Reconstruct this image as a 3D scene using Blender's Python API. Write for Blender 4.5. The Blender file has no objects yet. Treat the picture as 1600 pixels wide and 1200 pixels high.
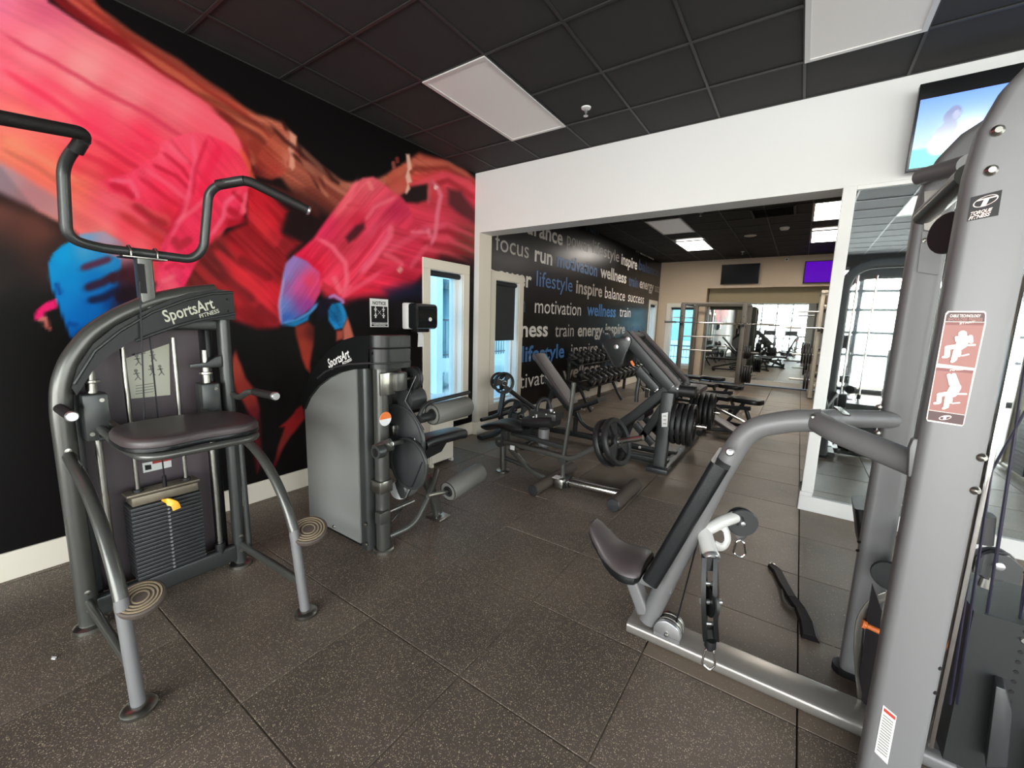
import math
SKY = .8; P_REAR = 1450; P_RIGHT = 560; LIT = 28.0
import bpy, bmesh, math, random
import numpy as np
from mathutils import Vector, Matrix
random.seed(7)
S = bpy.context.scene
COL = S.collection

# ---------------------------------------------------------------- camera
CAM = Vector((3.56, -4.26, 1.537)); FPX = 649.0
def cam_axes(yaw, pitch, roll):
    cy, sy = math.cos(yaw), math.sin(yaw); cp, sp = math.cos(pitch), math.sin(pitch)
    f = Vector((sy*cp, cy*cp, sp)); r = Vector((cy, -sy, 0)); u = r.cross(f)
    cr, sr = math.cos(roll), math.sin(roll)
    return cr*r+sr*u, -sr*r+cr*u, f
CR, CU, CF = cam_axes(*[math.radians(a) for a in (-34.375, -8.603, 1.65)])
cd = bpy.data.cameras.new('camera'); cam = bpy.data.objects.new('camera', cd); COL.objects.link(cam)
cd.sensor_fit = 'HORIZONTAL'; cd.sensor_width = 36; cd.lens = FPX/1600*36; cd.clip_start = .05; cd.clip_end = 200
cam.matrix_world = Matrix(((CR.x, CU.x, -CF.x, CAM.x), (CR.y, CU.y, -CF.y, CAM.y), (CR.z, CU.z, -CF.z, CAM.z), (0, 0, 0, 1)))
S.camera = cam

# ---------------------------------------------------------------- world, lights, exposure
S.view_settings.view_transform = 'Standard'; S.view_settings.look = 'None'
S.view_settings.gamma = 1; S.view_settings.use_curve_mapping = False
S.view_settings.exposure = 0.0
S.cycles.use_denoising = True
S.cycles.max_bounces = 8; S.cycles.diffuse_bounces = 4; S.cycles.glossy_bounces = 5; S.cycles.transmission_bounces = 6
S.cycles.sample_clamp_indirect = 6
S.cycles.caustics_reflective = False; S.cycles.caustics_refractive = False
W = bpy.data.worlds.new('world'); S.world = W; W.use_nodes = True
wn = W.node_tree; bg = wn.nodes['Background']
sky = wn.nodes.new('ShaderNodeTexSky'); sky.sky_type = 'NISHITA'; sky.sun_disc = False
sky.sun_elevation = math.radians(48); sky.sun_rotation = math.radians(150); sky.air_density = 1.2; sky.dust_density = 2.0
wn.links.new(sky.outputs[0], bg.inputs[0]); bg.inputs[1].default_value = SKY
sl = bpy.data.lights.new('sun', 'SUN'); so = bpy.data.objects.new('sun', sl); COL.objects.link(so)
sl.energy = 2.2; sl.angle = math.radians(1.5); sl.color = (1, .96, .9)
so.rotation_euler = (math.radians(35), math.radians(38), 0); so.location = (-6, 3, 8)   # falls on the courtyard, not into the room
def area(name, loc, rot, sx, sy, power, color):
    l = bpy.data.lights.new(name, 'AREA'); l.shape = 'RECTANGLE'; l.size = sx; l.size_y = sy
    l.energy = power; l.color = color
    o = bpy.data.objects.new(name, l); COL.objects.link(o); o.location = loc; o.rotation_euler = rot
    return o
# daylight entering through the window walls behind and to the right of the camera
area('daylight_rear', (4.3, -9.28, 1.6), (math.radians(90), 0, math.radians(0)), 7.4, 2.9, P_REAR, (.94, .975, 1.0))
area('daylight_right', (8.06, -4.2, 1.6), (math.radians(90), 0, math.radians(90)), 8.4, 2.9, P_RIGHT, (.94, .975, 1.0))

# ---------------------------------------------------------------- helpers
def ray(u, v): return CF + CR*((u-800)/FPX) + CU*((600-v)/FPX)
def P(u, v, ax, val):
    """point of the place that the photograph shows at (u, v), lying in the plane ax = val"""
    d = ray(u, v); i = 'xyz'.index(ax); return CAM + d*((val-CAM[i])/d[i])
V = lambda *a: Vector(a)

class MB:
    def __init__(s): s.v = []; s.f = []
    def add(s, vs, fs):
        n = len(s.v); s.v += [Vector(p) for p in vs]; s.f += [tuple(i+n for i in q) for q in fs]; return s
    def box(s, a, b):
        x0, y0, z0 = a; x1, y1, z1 = b
        return s.add([(x0,y0,z0),(x1,y0,z0),(x1,y1,z0),(x0,y1,z0),(x0,y0,z1),(x1,y0,z1),(x1,y1,z1),(x0,y1,z1)],
                     [(0,3,2,1),(4,5,6,7),(0,1,5,4),(1,2,6,5),(2,3,7,6),(3,0,4,7)])
    def obox(s, c, ax, ay, az):
        c = Vector(c); ax = Vector(ax); ay = Vector(ay); az = Vector(az); q = []
        for k in (-1, 1):
            for i, j in ((-1,-1),(1,-1),(1,1),(-1,1)): q.append(c+ax*i+ay*j+az*k)
        return s.add(q, [(0,3,2,1),(4,5,6,7),(0,1,5,4),(1,2,6,5),(2,3,7,6),(3,0,4,7)])
    def beam(s, a, b, w, h, up=(0,0,1)):
        """bar from a to b, w across and h along up"""
        a = Vector(a); b = Vector(b); d = (b-a); L = d.length; d = d/L; up = Vector(up)
        side = d.cross(up).normalized(); up2 = side.cross(d).normalized()
        return s.obox((a+b)/2, d*L/2, side*w/2, up2*h/2)
    def sweep(s, pts, sec, up=None, caps=True):
        pts = [Vector(p) for p in pts]; n = len(pts); m = len(sec); fr = []
        t0 = (pts[1]-pts[0]).normalized()
        u = Vector(up) if up else (Vector((0,0,1)) if abs(t0.z) < .9 else Vector((1,0,0)))
        vs = []
        for i in range(n):
            t = (pts[min(i+1,n-1)]-pts[max(i-1,0)]).normalized()
            if up: u = Vector(up)
            b = t.cross(u).normalized(); u = b.cross(t).normalized()
            for (p, q) in sec: vs.append(pts[i]+b*p+u*q)
        fs = [(i*m+j, i*m+(j+1)%m, (i+1)*m+(j+1)%m, (i+1)*m+j) for i in range(n-1) for j in range(m)]
        if caps: fs += [tuple(range(m))[::-1], tuple((n-1)*m+j for j in range(m))]
        return s.add(vs, fs)
    def tube(s, pts, r, fil=0, seg=12, up=None, r2=None, caps=True):
        if fil: pts = fillet(pts, fil)
        r2 = r2 or r
        return s.sweep(pts, [(r*math.cos(a), r2*math.sin(a)) for a in [2*math.pi*k/seg for k in range(seg)]], up, caps)
    def flat(s, pts, w, h, fil=0, rad=None, up=None):
        """rounded-rectangle tube: w across, h along up"""
        if fil: pts = fillet(pts, fil)
        rad = rad if rad is not None else min(w, h)*.25; sec = []
        for cx, cy, a0 in ((w/2-rad, h/2-rad, 0), (-w/2+rad, h/2-rad, 90), (-w/2+rad, -h/2+rad, 180), (w/2-rad, -h/2+rad, 270)):
            for k in range(4):
                a = math.radians(a0+k*30); sec.append((cx+rad*math.cos(a), cy+rad*math.sin(a)))
        return s.sweep(pts, sec, up)
    def cyl(s, a, b, r, seg=20, r2=None):
        a = Vector(a); b = Vector(b); d = (b-a).normalized()
        u = d.orthogonal().normalized(); w = d.cross(u); r2 = r if r2 is None else r2
        vs = [a+(u*math.cos(t)+w*math.sin(t))*r for t in [2*math.pi*k/seg for k in range(seg)]]
        vs += [b+(u*math.cos(t)+w*math.sin(t))*r2 for t in [2*math.pi*k/seg for k in range(seg)]]
        return s.add(vs, [(j, (j+1)%seg, seg+(j+1)%seg, seg+j) for j in range(seg)]+[tuple(range(seg))[::-1], tuple(range(seg, 2*seg))])
    def lathe(s, o, ax, prof, seg=28, closed=False):
        """prof: (radius, distance along ax)"""
        o = Vector(o); ax = Vector(ax).normalized(); u = ax.orthogonal().normalized(); w = ax.cross(u); vs = []
        for r, h in prof:
            for k in range(seg):
                t = 2*math.pi*k/seg; vs.append(o+ax*h+(u*math.cos(t)+w*math.sin(t))*max(r, 1e-4))
        n = len(prof); fs = []
        for i in range(n if closed else n-1):
            i2 = (i+1) % n
            for j in range(seg): fs.append((i*seg+j, i*seg+(j+1)%seg, i2*seg+(j+1)%seg, i2*seg+j))
        return s.add(vs, fs)
    def prism(s, poly, d):
        """flat polygon (3D points) pushed along vector d"""
        d = Vector(d); n = len(poly); vs = [Vector(p) for p in poly]; vs += [p+d for p in vs]
        return s.add(vs, [tuple(range(n))[::-1], tuple(range(n, 2*n))]+[(i, (i+1)%n, n+(i+1)%n, n+i) for i in range(n)])
    def mesh(s, name, off=(0,0,0), bevel=0, smooth=True, seg=2):
        me = bpy.data.meshes.new(name); off = Vector(off)
        me.from_pydata([p-off for p in s.v], [], s.f); me.validate()
        bm = bmesh.new(); bm.from_mesh(me); bmesh.ops.recalc_face_normals(bm, faces=bm.faces)
        if bevel:
            es = [e for e in bm.edges if len(e.link_faces) == 2 and e.calc_face_angle(0) > .6]
            bmesh.ops.bevel(bm, geom=es, offset=bevel, segments=seg, profile=.5, affect='EDGES', clamp_overlap=True)
        for e in bm.edges: e.smooth = not (len(e.link_faces) == 2 and e.calc_face_angle(0) > .7)
        for f in bm.faces: f.smooth = smooth
        bm.to_mesh(me); bm.free(); return me

def fillet(pts, r, n=6):
    pts = [Vector(p) for p in pts]; out = [pts[0]]
    for i in range(1, len(pts)-1):
        a, b, c = pts[i-1], pts[i], pts[i+1]; d1 = (a-b); d2 = (c-b)
        k = min(r, d1.length*.49, d2.length*.49); p = b+d1.normalized()*k; q = b+d2.normalized()*k
        for j in range(n+1):
            t = j/n; out.append(p*(1-t)**2+b*2*t*(1-t)+q*t*t)
    out.append(pts[-1]); return out

def worldloc(o):
    v = Vector((0,0,0))
    while o: v += o.location; o = o.parent
    return v
def link(name, me, mat, parent=None, label=None):
    o = bpy.data.objects.new(name, me); COL.objects.link(o)
    if mat is not None:
        me.materials.clear(); me.materials.append(mat)
    if parent: o.parent = parent
    if label: o['label'] = label
    return o
def part(name, mb, mat, parent, label=None, bevel=0, smooth=True):
    return link(name, mb.mesh(name, worldloc(parent), bevel, smooth), mat, parent, label)
def thing(name, label, cat, loc=(0,0,0), group=None):
    o = bpy.data.objects.new(name, None); COL.objects.link(o); o.location = loc; o.empty_display_size = .1
    o['label'] = label; o['category'] = cat
    if group: o['group'] = group
    return o
def single(name, mb, mat, label, cat, group=None, bevel=0, loc=None):
    loc = Vector(loc) if loc is not None else Vector((0,0,0))
    o = link(name, mb.mesh(name, loc, bevel), mat); o.location = loc
    o['label'] = label; o['category'] = cat
    if group: o['group'] = group
    return o
def struct(name, mb, mat, parent=None, bevel=0, smooth=False):
    o = link(name, mb.mesh(name, (0,0,0), bevel, smooth), mat, parent)
    if not parent: o['kind'] = 'structure'
    return o
KIDS = {}
def copy_tree(o, parent=None):
    c = o.copy(); COL.objects.link(c)
    if parent: c.parent = parent
    for ch in list(o.children): copy_tree(ch, c)
    return c
def dup(root, loc, label, group=None, rot=None):
    c = copy_tree(root); c.location = loc; c['label'] = label
    if group: c['group'] = group
    if rot is not None: c.rotation_euler = rot
    return c
def text_mesh(txt, width=None, height=None, bold=0, shear=0, spacing=1.0):
    """flat lettering in the local XY plane, baseline at y=0, left at x=0"""
    cu = bpy.data.curves.new('lettering', 'FONT'); cu.body = txt; cu.offset = bold; cu.shear = shear; cu.space_character = spacing; cu.resolution_u = 3
    o = bpy.data.objects.new('lettering', cu); COL.objects.link(o)
    dg = bpy.context.evaluated_depsgraph_get(); me = bpy.data.meshes.new_from_object(o.evaluated_get(dg))
    bpy.data.objects.remove(o); bpy.data.curves.remove(cu)
    n = len(me.vertices); a = np.empty(n*3); me.vertices.foreach_get('co', a); a = a.reshape(-1, 3)
    x0 = a[:,0].min(); a[:,0] -= x0
    sx = (width/a[:,0].max()) if width else None
    sy = (height/.73) if height else sx
    if sx is None: sx = sy
    a[:,0] *= sx; a[:,1] *= sy; a[:,2] = 0
    me.vertices.foreach_set('co', a.ravel()); return me
def lettering(txt, mat, parent, origin, ex, ey, width=None, height=None, bold=0, shear=0, name='lettering', spacing=1.0):
    me = text_mesh(txt, width, height, bold, shear, spacing); ex = Vector(ex).normalized(); ey = Vector(ey).normalized(); ez = ex.cross(ey)
    off = Vector(origin)-worldloc(parent)
    me.transform(Matrix(((ex.x, ey.x, ez.x, off.x), (ex.y, ey.y, ez.y, off.y), (ex.z, ey.z, ez.z, off.z), (0,0,0,1))))
    return link(name, me, mat, parent)

# ---------------------------------------------------------------- materials
def srgb(r, g, b): return tuple(((c/255)/12.92 if c/255 <= .04045 else ((c/255+.055)/1.055)**2.4) for c in (r, g, b))+(1,)
def mat(name, rgb, rough=.5, metal=0, spec=.5, noise=0, nscale=30, bump=0, bscale=200, coat=0, emis=None, estr=0):
    m = bpy.data.materials.new(name); m.use_nodes = True; nt = m.node_tree; b = nt.nodes['Principled BSDF']
    c = srgb(*rgb); b.inputs['Base Color'].default_value = c
    b.inputs['Roughness'].default_value = rough; b.inputs['Metallic'].default_value = metal
    b.inputs['Specular IOR Level'].default_value = spec; b.inputs['Coat Weight'].default_value = coat
    if emis: b.inputs['Emission Color'].default_value = srgb(*emis); b.inputs['Emission Strength'].default_value = estr
    if noise or bump: geo = nt.nodes.new('ShaderNodeNewGeometry')
    if noise:
        n = nt.nodes.new('ShaderNodeTexNoise'); n.inputs['Scale'].default_value = nscale; n.inputs['Detail'].default_value = 4
        nt.links.new(geo.outputs['Position'], n.inputs['Vector'])
        mx = nt.nodes.new('ShaderNodeMix'); mx.data_type = 'RGBA'
        mx.inputs['A'].default_value = tuple(x*(1-noise) for x in c[:3])+(1,); mx.inputs['B'].default_value = tuple(min(1, x*(1+noise)) for x in c[:3])+(1,)
        nt.links.new(n.outputs['Fac'], mx.inputs['Factor']); nt.links.new(mx.outputs['Result'], b.inputs['Base Color'])
    if bump:
        n2 = nt.nodes.new('ShaderNodeTexNoise'); n2.inputs['Scale'].default_value = bscale; n2.inputs['Detail'].default_value = 3
        nt.links.new(geo.outputs['Position'], n2.inputs['Vector'])
        bp = nt.nodes.new('ShaderNodeBump'); bp.inputs['Strength'].default_value = bump; bp.inputs['Distance'].default_value = .01
        nt.links.new(n2.outputs['Fac'], bp.inputs['Height']); nt.links.new(bp.outputs['Normal'], b.inputs['Normal'])
    return m
M = {}
M['white'] = mat('white_paint', (226, 226, 222), .55, bump=.05, bscale=60)
M['trim'] = mat('cream_trim', (226, 218, 202), .4)
M['beige'] = mat('beige_paint', (205, 184, 158), .6, noise=.04, nscale=3, bump=.05, bscale=90)
M['olive'] = mat('olive_paint', (160, 146, 112), .6)
M['blackwall'] = mat('black_wall_print', (11, 9, 9), .28, spec=.3)
M['darkwall'] = mat('dark_wall_paint', (44, 42, 42), .6)
M['tile'] = mat('black_ceiling_tile', (52, 51, 51), .75, spec=.25, noise=.12, nscale=6, bump=.25, bscale=420)
M['grid'] = mat('black_ceiling_grid', (46, 45, 44), .5)
M['wornsteel'] = mat('worn_steel', (128, 119, 104), .45, metal=.6, noise=.2, nscale=40)
M['gunmetal'] = mat('gunmetal_enamel', (88, 88, 84), .3, metal=.55, noise=.08, nscale=500)
M['gunmetal2'] = mat('dark_gunmetal_enamel', (68, 70, 69), .34, metal=.5, noise=.1, nscale=500)
M['charcoal'] = mat('charcoal_plastic', (46, 47, 48), .42)
M['coverblack'] = mat('black_moulded_cover', (17, 18, 18), .33, spec=.35)
M['rubber'] = mat('black_rubber', (24, 24, 25), .5, bump=.1, bscale=300)
M['grip'] = mat('black_foam_grip', (26, 22, 22), .6, bump=.2, bscale=400)
M['chrome'] = mat('chrome', (215, 212, 208), .12, metal=1)
M['steel'] = mat('brushed_steel', (170, 168, 160), .28, metal=1)
M['alu'] = mat('bright_aluminium', (200, 200, 200), .3, metal=.9)
M['silver'] = mat('silver_enamel', (112, 111, 111), .46, metal=.12, noise=.03, nscale=600)
M['silverbeam'] = mat('silver_beam_enamel', (138, 133, 127), .3, metal=.5)
M['palearm'] = mat('pale_grey_enamel', (205, 203, 198), .35, metal=.15)
M['shroud'] = mat('grey_shroud_enamel', (136, 137, 134), .42, metal=.25, noise=.02, nscale=800)
M['shroud2'] = mat('maroon_grey_shroud', (84, 74, 78), .5, noise=.04, nscale=6)
M['vinyl'] = mat('dark_brown_vinyl', (66, 58, 58), .42, noise=.12, nscale=9, bump=.12, bscale=250)
M['blackvinyl'] = mat('black_vinyl', (15, 16, 18), .38, bump=.1, bscale=250)
M['foam'] = mat('grey_foam_roller', (98, 97, 92), .5, bump=.1, bscale=200)
M['wornrubber'] = mat('worn_rubber_tread', (78, 68, 60), .7, noise=.2, nscale=60)
M['wornring'] = mat('worn_ring', (138, 122, 98), .7, noise=.2, nscale=80)
M['cable'] = mat('black_cable', (20, 20, 24), .4)
M['purplecable'] = mat('coated_cable', (30, 27, 44), .4)
M['yellow'] = mat('yellow_plastic', (235, 168, 30), .4)
M['paleyellow'] = mat('pale_yellow_knob', (226, 200, 90), .4)
M['orange'] = mat('orange_plastic', (225, 120, 60), .4)
M['label'] = mat('pale_label', (196, 196, 178), .5)
M['sticker'] = mat('white_sticker', (225, 225, 222), .5)
M['ink'] = mat('dark_ink', (20, 16, 19), .5, spec=.3)
M['inkgrey'] = mat('grey_ink', (120, 120, 112), .5)
M['red'] = mat('red_ink', (170, 50, 40), .5)
M['maroon'] = mat('maroon_print', (62, 24, 24), .45)
M['rust'] = mat('terracotta_print', (140, 84, 76), .45)
M['rust2'] = mat('dark_terracotta_print', (112, 48, 44), .45)
M['figure'] = mat('pale_pink_print', (220, 198, 190), .5)
M['wordwhite'] = mat('white_print', (226, 222, 214), .4)
M['wordgrey'] = mat('grey_print', (180, 174, 166), .4)
M['wordblue'] = mat('blue_print', (70, 120, 176), .4)
M['worddim'] = mat('dim_blue_print', (60, 78, 108), .4)
M['paper'] = mat('white_paper', (238, 238, 236), .7)
M['panel'] = mat('lamp_diffuser', (206, 203, 198), .45, emis=(255, 250, 245), estr=.12)  # for switched-off panels; a faint glow is added to lighten them
M['lit'] = mat('lit_diffuser', (255, 250, 240), .5, emis=(255, 246, 236), estr=LIT)
M['frame'] = mat('lamp_frame', (216, 214, 210), .4)
M['screenoff'] = mat('dark_screen', (4, 5, 8), .3, spec=.08)
M['bezel'] = mat('black_bezel', (14, 14, 16), .3)
M['purple'] = mat('purple_screen', (8, 2, 20), .6, spec=.15, emis=(88, 0, 178), estr=1.0)
M['mirror'] = mat('mirror_glass', (226, 234, 232), .02, metal=1)
M['shade'] = mat('black_roller_shade', (34, 36, 40), .7)
M['cyanwall'] = mat('pale_blue_stucco', (196, 226, 232), .8)
M['tealwall'] = mat('teal_stucco', (128, 186, 198), .8)
M['rail'] = mat('grey_railing', (86, 100, 112), .5)
M['paving'] = mat('concrete_paving', (150, 165, 175), .8)
M['leaf'] = mat('leaf_green', (96, 140, 60), .7, noise=.4, nscale=6)
M['redprop'] = mat('red_fabric', (190, 36, 34), .6)
def glass(name, tint):
    m = bpy.data.materials.new(name); m.use_nodes = True; nt = m.node_tree; nt.nodes.clear()
    o = nt.nodes.new('ShaderNodeOutputMaterial'); t = nt.nodes.new('ShaderNodeBsdfTransparent'); g = nt.nodes.new('ShaderNodeBsdfGlossy'); x = nt.nodes.new('ShaderNodeMixShader')
    t.inputs[0].default_value = tint; g.inputs['Roughness'].default_value = .02
    x.inputs[0].default_value = .07; nt.links.new(t.outputs[0], x.inputs[1]); nt.links.new(g.outputs[0], x.inputs[2]); nt.links.new(x.outputs[0], o.inputs[0]); return m
M['glass'] = glass('tinted_glass', (.80, .96, 1, 1)); M['clearglass'] = glass('clear_glass', (.98, .98, .97, 1))
def rubber_floor(name, fleck, c0, c1, rough):
    m = bpy.data.materials.new(name); m.use_nodes = True; nt = m.node_tree; b = nt.nodes['Principled BSDF']; N = nt.nodes.new; L = nt.links.new
    geo = N('ShaderNodeNewGeometry'); oi = N('ShaderNodeObjectInfo')
    n1 = N('ShaderNodeTexNoise'); n1.inputs['Scale'].default_value = 1.6; n1.inputs['Detail'].default_value = 5; L(geo.outputs['Position'], n1.inputs['Vector'])
    base = N('ShaderNodeValToRGB'); L(n1.outputs['Fac'], base.inputs['Fac'])
    base.color_ramp.elements[0].position = .3; base.color_ramp.elements[0].color = srgb(*c0)
    base.color_ramp.elements[1].position = .72; base.color_ramp.elements[1].color = srgb(*c1)
    tint = N('ShaderNodeMix'); tint.data_type = 'RGBA'; tint.blend_type = 'MULTIPLY'; tint.inputs['Factor'].default_value = 1
    mr = N('ShaderNodeMapRange'); mr.inputs['To Min'].default_value = .86; mr.inputs['To Max'].default_value = 1.12; L(oi.outputs['Random'], mr.inputs['Value'])
    L(base.outputs['Color'], tint.inputs['A']); L(mr.outputs['Result'], tint.inputs['B'])
    # flecks of pale rubber
    mp = N('ShaderNodeMapping'); L(geo.outputs['Position'], mp.inputs['Vector'])
    wv = N('ShaderNodeTexNoise'); wv.inputs['Scale'].default_value = 60; L(geo.outputs['Position'], wv.inputs['Vector'])
    va = N('ShaderNodeMixRGB'); va.blend_type = 'ADD'; va.inputs[0].default_value = .02; L(mp.outputs[0], va.inputs[1]); L(wv.outputs['Color'], va.inputs[2])
    vo = N('ShaderNodeTexVoronoi'); vo.inputs['Scale'].default_value = 170; vo.inputs['Randomness'].default_value = 1; L(va.outputs[0], vo.inputs['Vector'])
    lt = N('ShaderNodeMath'); lt.operation = 'LESS_THAN'; lt.inputs[1].default_value = .34; L(vo.outputs['Distance'], lt.inputs[0])
    sp = N('ShaderNodeSeparateColor'); L(vo.outputs['Color'], sp.inputs[0])
    gt = N('ShaderNodeMath'); gt.operation = 'GREATER_THAN'; gt.inputs[1].default_value = 1-fleck; L(sp.outputs[0], gt.inputs[0])
    mu = N('ShaderNodeMath'); mu.operation = 'MULTIPLY'; L(lt.outputs[0], mu.inputs[0]); L(gt.outputs[0], mu.inputs[1])
    mu2 = N('ShaderNodeMath'); mu2.operation = 'MULTIPLY'; L(mu.outputs[0], mu2.inputs[0]); L(sp.outputs[1], mu2.inputs[1])
    fl = N('ShaderNodeMix'); fl.data_type = 'RGBA'; L(mu2.outputs[0], fl.inputs['Factor']); L(tint.outputs['Result'], fl.inputs['A']); fl.inputs['B'].default_value = srgb(206, 188, 160)
    L(fl.outputs['Result'], b.inputs['Base Color'])
    n3 = N('ShaderNodeTexNoise'); n3.inputs['Scale'].default_value = 260; L(geo.outputs['Position'], n3.inputs['Vector'])
    bp = N('ShaderNodeBump'); bp.inputs['Strength'].default_value = .35; bp.inputs['Distance'].default_value = .004; L(n3.outputs['Fac'], bp.inputs['Height']); L(bp.outputs['Normal'], b.inputs['Normal'])
    b.inputs['Roughness'].default_value = rough; b.inputs['Specular IOR Level'].default_value = .45
    return m
M['floor'] = rubber_floor('speckled_rubber_floor', .78, (80, 71, 63), (106, 94, 83), .5)
M['floorplain'] = rubber_floor('plain_rubber_floor', .12, (104, 92, 79), (132, 117, 101), .45)
M['floorjoint'] = mat('dark_floor_joint', (24, 21, 19), .9)
M['palejoint'] = mat('pale_grit_joint', (104, 94, 80), .9, noise=.7, nscale=9)
def attr_mat(name, rough, spec=.4, emit=0):
    m = bpy.data.materials.new(name); m.use_nodes = True; nt = m.node_tree; b = nt.nodes['Principled BSDF']
    a = nt.nodes.new('ShaderNodeAttribute'); a.attribute_name = 'print'
    nt.links.new(a.outputs['Color'], b.inputs['Base Color']); b.inputs['Roughness'].default_value = rough; b.inputs['Specular IOR Level'].default_value = spec
    if emit: nt.links.new(a.outputs['Color'], b.inputs['Emission Color']); b.inputs['Emission Strength'].default_value = emit
    return m
# ================================================================ THE ROOM
H = 3.35; G = .61; XF, YN, YF = 7.9, -9.1, 8.5        # right wall, rear wall, far wall
gx = lambda k: .333+(k-1)*G; gy = lambda k: -.562-k*G
# floor: rubber mats laid on a dark slab
floor = struct('floor', MB().box((-.02, YN, -.06), (XF, YF+.4, -.012)), M['floorjoint'])
plain = {}
link('joint_filler', MB().box((0, -4.7, -.0125), (2.6, -.7, -.004)).box((2.6, -4.7, -.0125), (3.3, -2.4, -.004)).mesh('joint_filler', smooth=False), M['palejoint'], floor)
tm = MB().box((-.302, -.302, -.012), (.302, .302, 0)).mesh('floor_tile', bevel=.0025, smooth=False)
far = MB(); k = 0
for i in range(0, 13):
    for j in range(-15, 15):
        x0 = .055+i*G-.0; y0 = j*G; cx, cy = x0+G/2, y0+G/2
        if cx > XF or cy < YN or cy > YF+.2: continue
        vis = (cy > -4.7) and (cx < 5.6) and not (cy > .6 and cx > 4.3)
        if vis and k < 300:
            pl_ = cy > -.7 or (cy > -2.35 and cx > 3.1)
            if pl_ and 'm' not in plain: plain['m'] = tm.copy()
            o = link('floor_tile', plain['m'] if pl_ else tm, M['floorplain' if pl_ else 'floor'], floor); o.location = (cx, cy, random.uniform(-.0012, .0006)); k += 1
        else: far.box((cx-.3035, cy-.3035, -.012), (cx+.3035, cy+.3035, 0))
o = link('floor_tile', far.mesh('floor_tiles_rest', smooth=False), M['floor'], floor); o['kind'] = 'stuff'
o = link('floor_tile', MB().box((0, YN, -.012), (.05, YF, 0)).mesh('floor_tile_edge', smooth=False), M['floor'], floor)

# ceiling: dark lay-in tiles on a grid
ceil = struct('ceiling', MB().box((-.02, YN, H+.03), (XF, YF+.4, H+.1)), M['grid'])
gridm = MB(); cm = MB().box((-.298, -.298, 0), (.298, .298, .012)).mesh('ceiling_tile', bevel=.003, smooth=False); rest = MB()
def ceil_room(xs, ys, holes, vis):
    for a, b in zip(xs, xs[1:]):
        for c, d in zip(ys, ys[1:]):
            cx, cy = (a+b)/2, (c+d)/2
            if any(h[0] < cx < h[1] and h[2] < cy < h[3] for h in holes): continue
            if not vis(cx, cy) or b-a < .02 or d-c < .02: 
                rest.box((a+.006, c+.006, H+.004), (b-.006, d-.006, H+.02)); continue
            if abs(b-a-G) < .01 and abs(d-c-G) < .01:
                o = link('ceiling_tile', cm, M['tile'], ceil); o.location = (cx, cy, H+.004+random.uniform(0, .002))
            else: link('ceiling_tile', MB().box((a+.006, c+.006, H+.004), (b-.006, d-.006, H+.016)).mesh('ceiling_tile', smooth=False), M['tile'], ceil)
    for a in xs: gridm.box((a-.009, ys[0], H-.003), (a+.009, ys[-1], H+.004))
    for c in ys: gridm.box((xs[0], c-.009, H-.0035), (xs[-1], c+.009, H+.0035))
nx = [0]+[gx(k) for k in range(1, 14)]+[XF]; nx = [v for v in nx if v <= XF]
ny = sorted([YN]+[gy(k) for k in range(0, 14)]+[0])
panels_near = [(gx(2), gx(3), gy(2), gy(0)), (gx(6), gx(7), gy(2), gy(0)), (gx(4), gx(5), gy(9), gy(7)), (gx(8), gx(9), gy(7), gy(5))]
ceil_room(nx, ny, panels_near, lambda x, y: y > -4.0 and x < 6.2)
fx = [0]+[.46+G*k for k in range(0, 12)]+[XF]; fx = [v for v in fx if v <= XF]
fy = [.25]+[.34+G*k for k in range(0, 14)]+[YF]; fy = [v for v in fy if v <= YF]
FX = lambda k: .46+G*k; FY = lambda k: .34+G*k
panels_far = [(FX(1), FX(2), FY(5), FY(7)), (FX(1), FX(2), FY(8)+.3, FY(10)+.3), (FX(5), FX(6), FY(5), FY(7)), (FX(5), FX(6), FY(8)+.3, FY(10)+.3)]
ceil_room(fx, fy, panels_far, lambda x, y: x < 4.6)
link('ceiling_tile', rest.mesh('ceiling_tiles_rest', smooth=False), M['tile'], ceil)['kind'] = 'stuff'
link('ceiling_grid', gridm.mesh('ceiling_grid', smooth=False), M['grid'], ceil)
def lamp(x0, x1, y0, y1, lit, label):
    t = thing('ceiling_light', label, 'light', ((x0+x1)/2, (y0+y1)/2, H), 'flat ceiling light panels')
    f = MB(); w = .03; z0, z1 = H-.012, H+.01
    for a in ((x0, y0, x1, y0+w), (x0, y1-w, x1, y1), (x0, y0+w, x0+w, y1-w), (x1-w, y0+w, x1, y1-w)): f.box((a[0], a[1], z0), (a[2], a[3], z1))
    part('frame', f, M['frame'], t, smooth=False)
    part('diffuser', MB().box((x0+w, y0+w, H-.006), (x1-w, y1-w, H+.006)), M['lit' if lit else 'panel'], t, smooth=False)
nl = ['unlit white ceiling light panel nearest the red mural', 'unlit white ceiling light panel cut by the top edge above the near television',
      'unlit white ceiling light panel behind the camera seen only in mirrors', 'unlit white ceiling light panel over the rear right of the front room']
for p, l in zip(panels_near, nl): lamp(*p, False, l)
fl = [('unlit white ceiling light panel beyond the wide opening', False), ('lit ceiling light panel above the black television on the beige wall', True),
      ('lit ceiling light panel beyond the opening, nearer of the two at the right', True), ('lit ceiling light panel beyond the opening, farther of the two at the right', True)]
for p, (l, q) in zip(panels_far, fl): lamp(*p, q, l)

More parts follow.
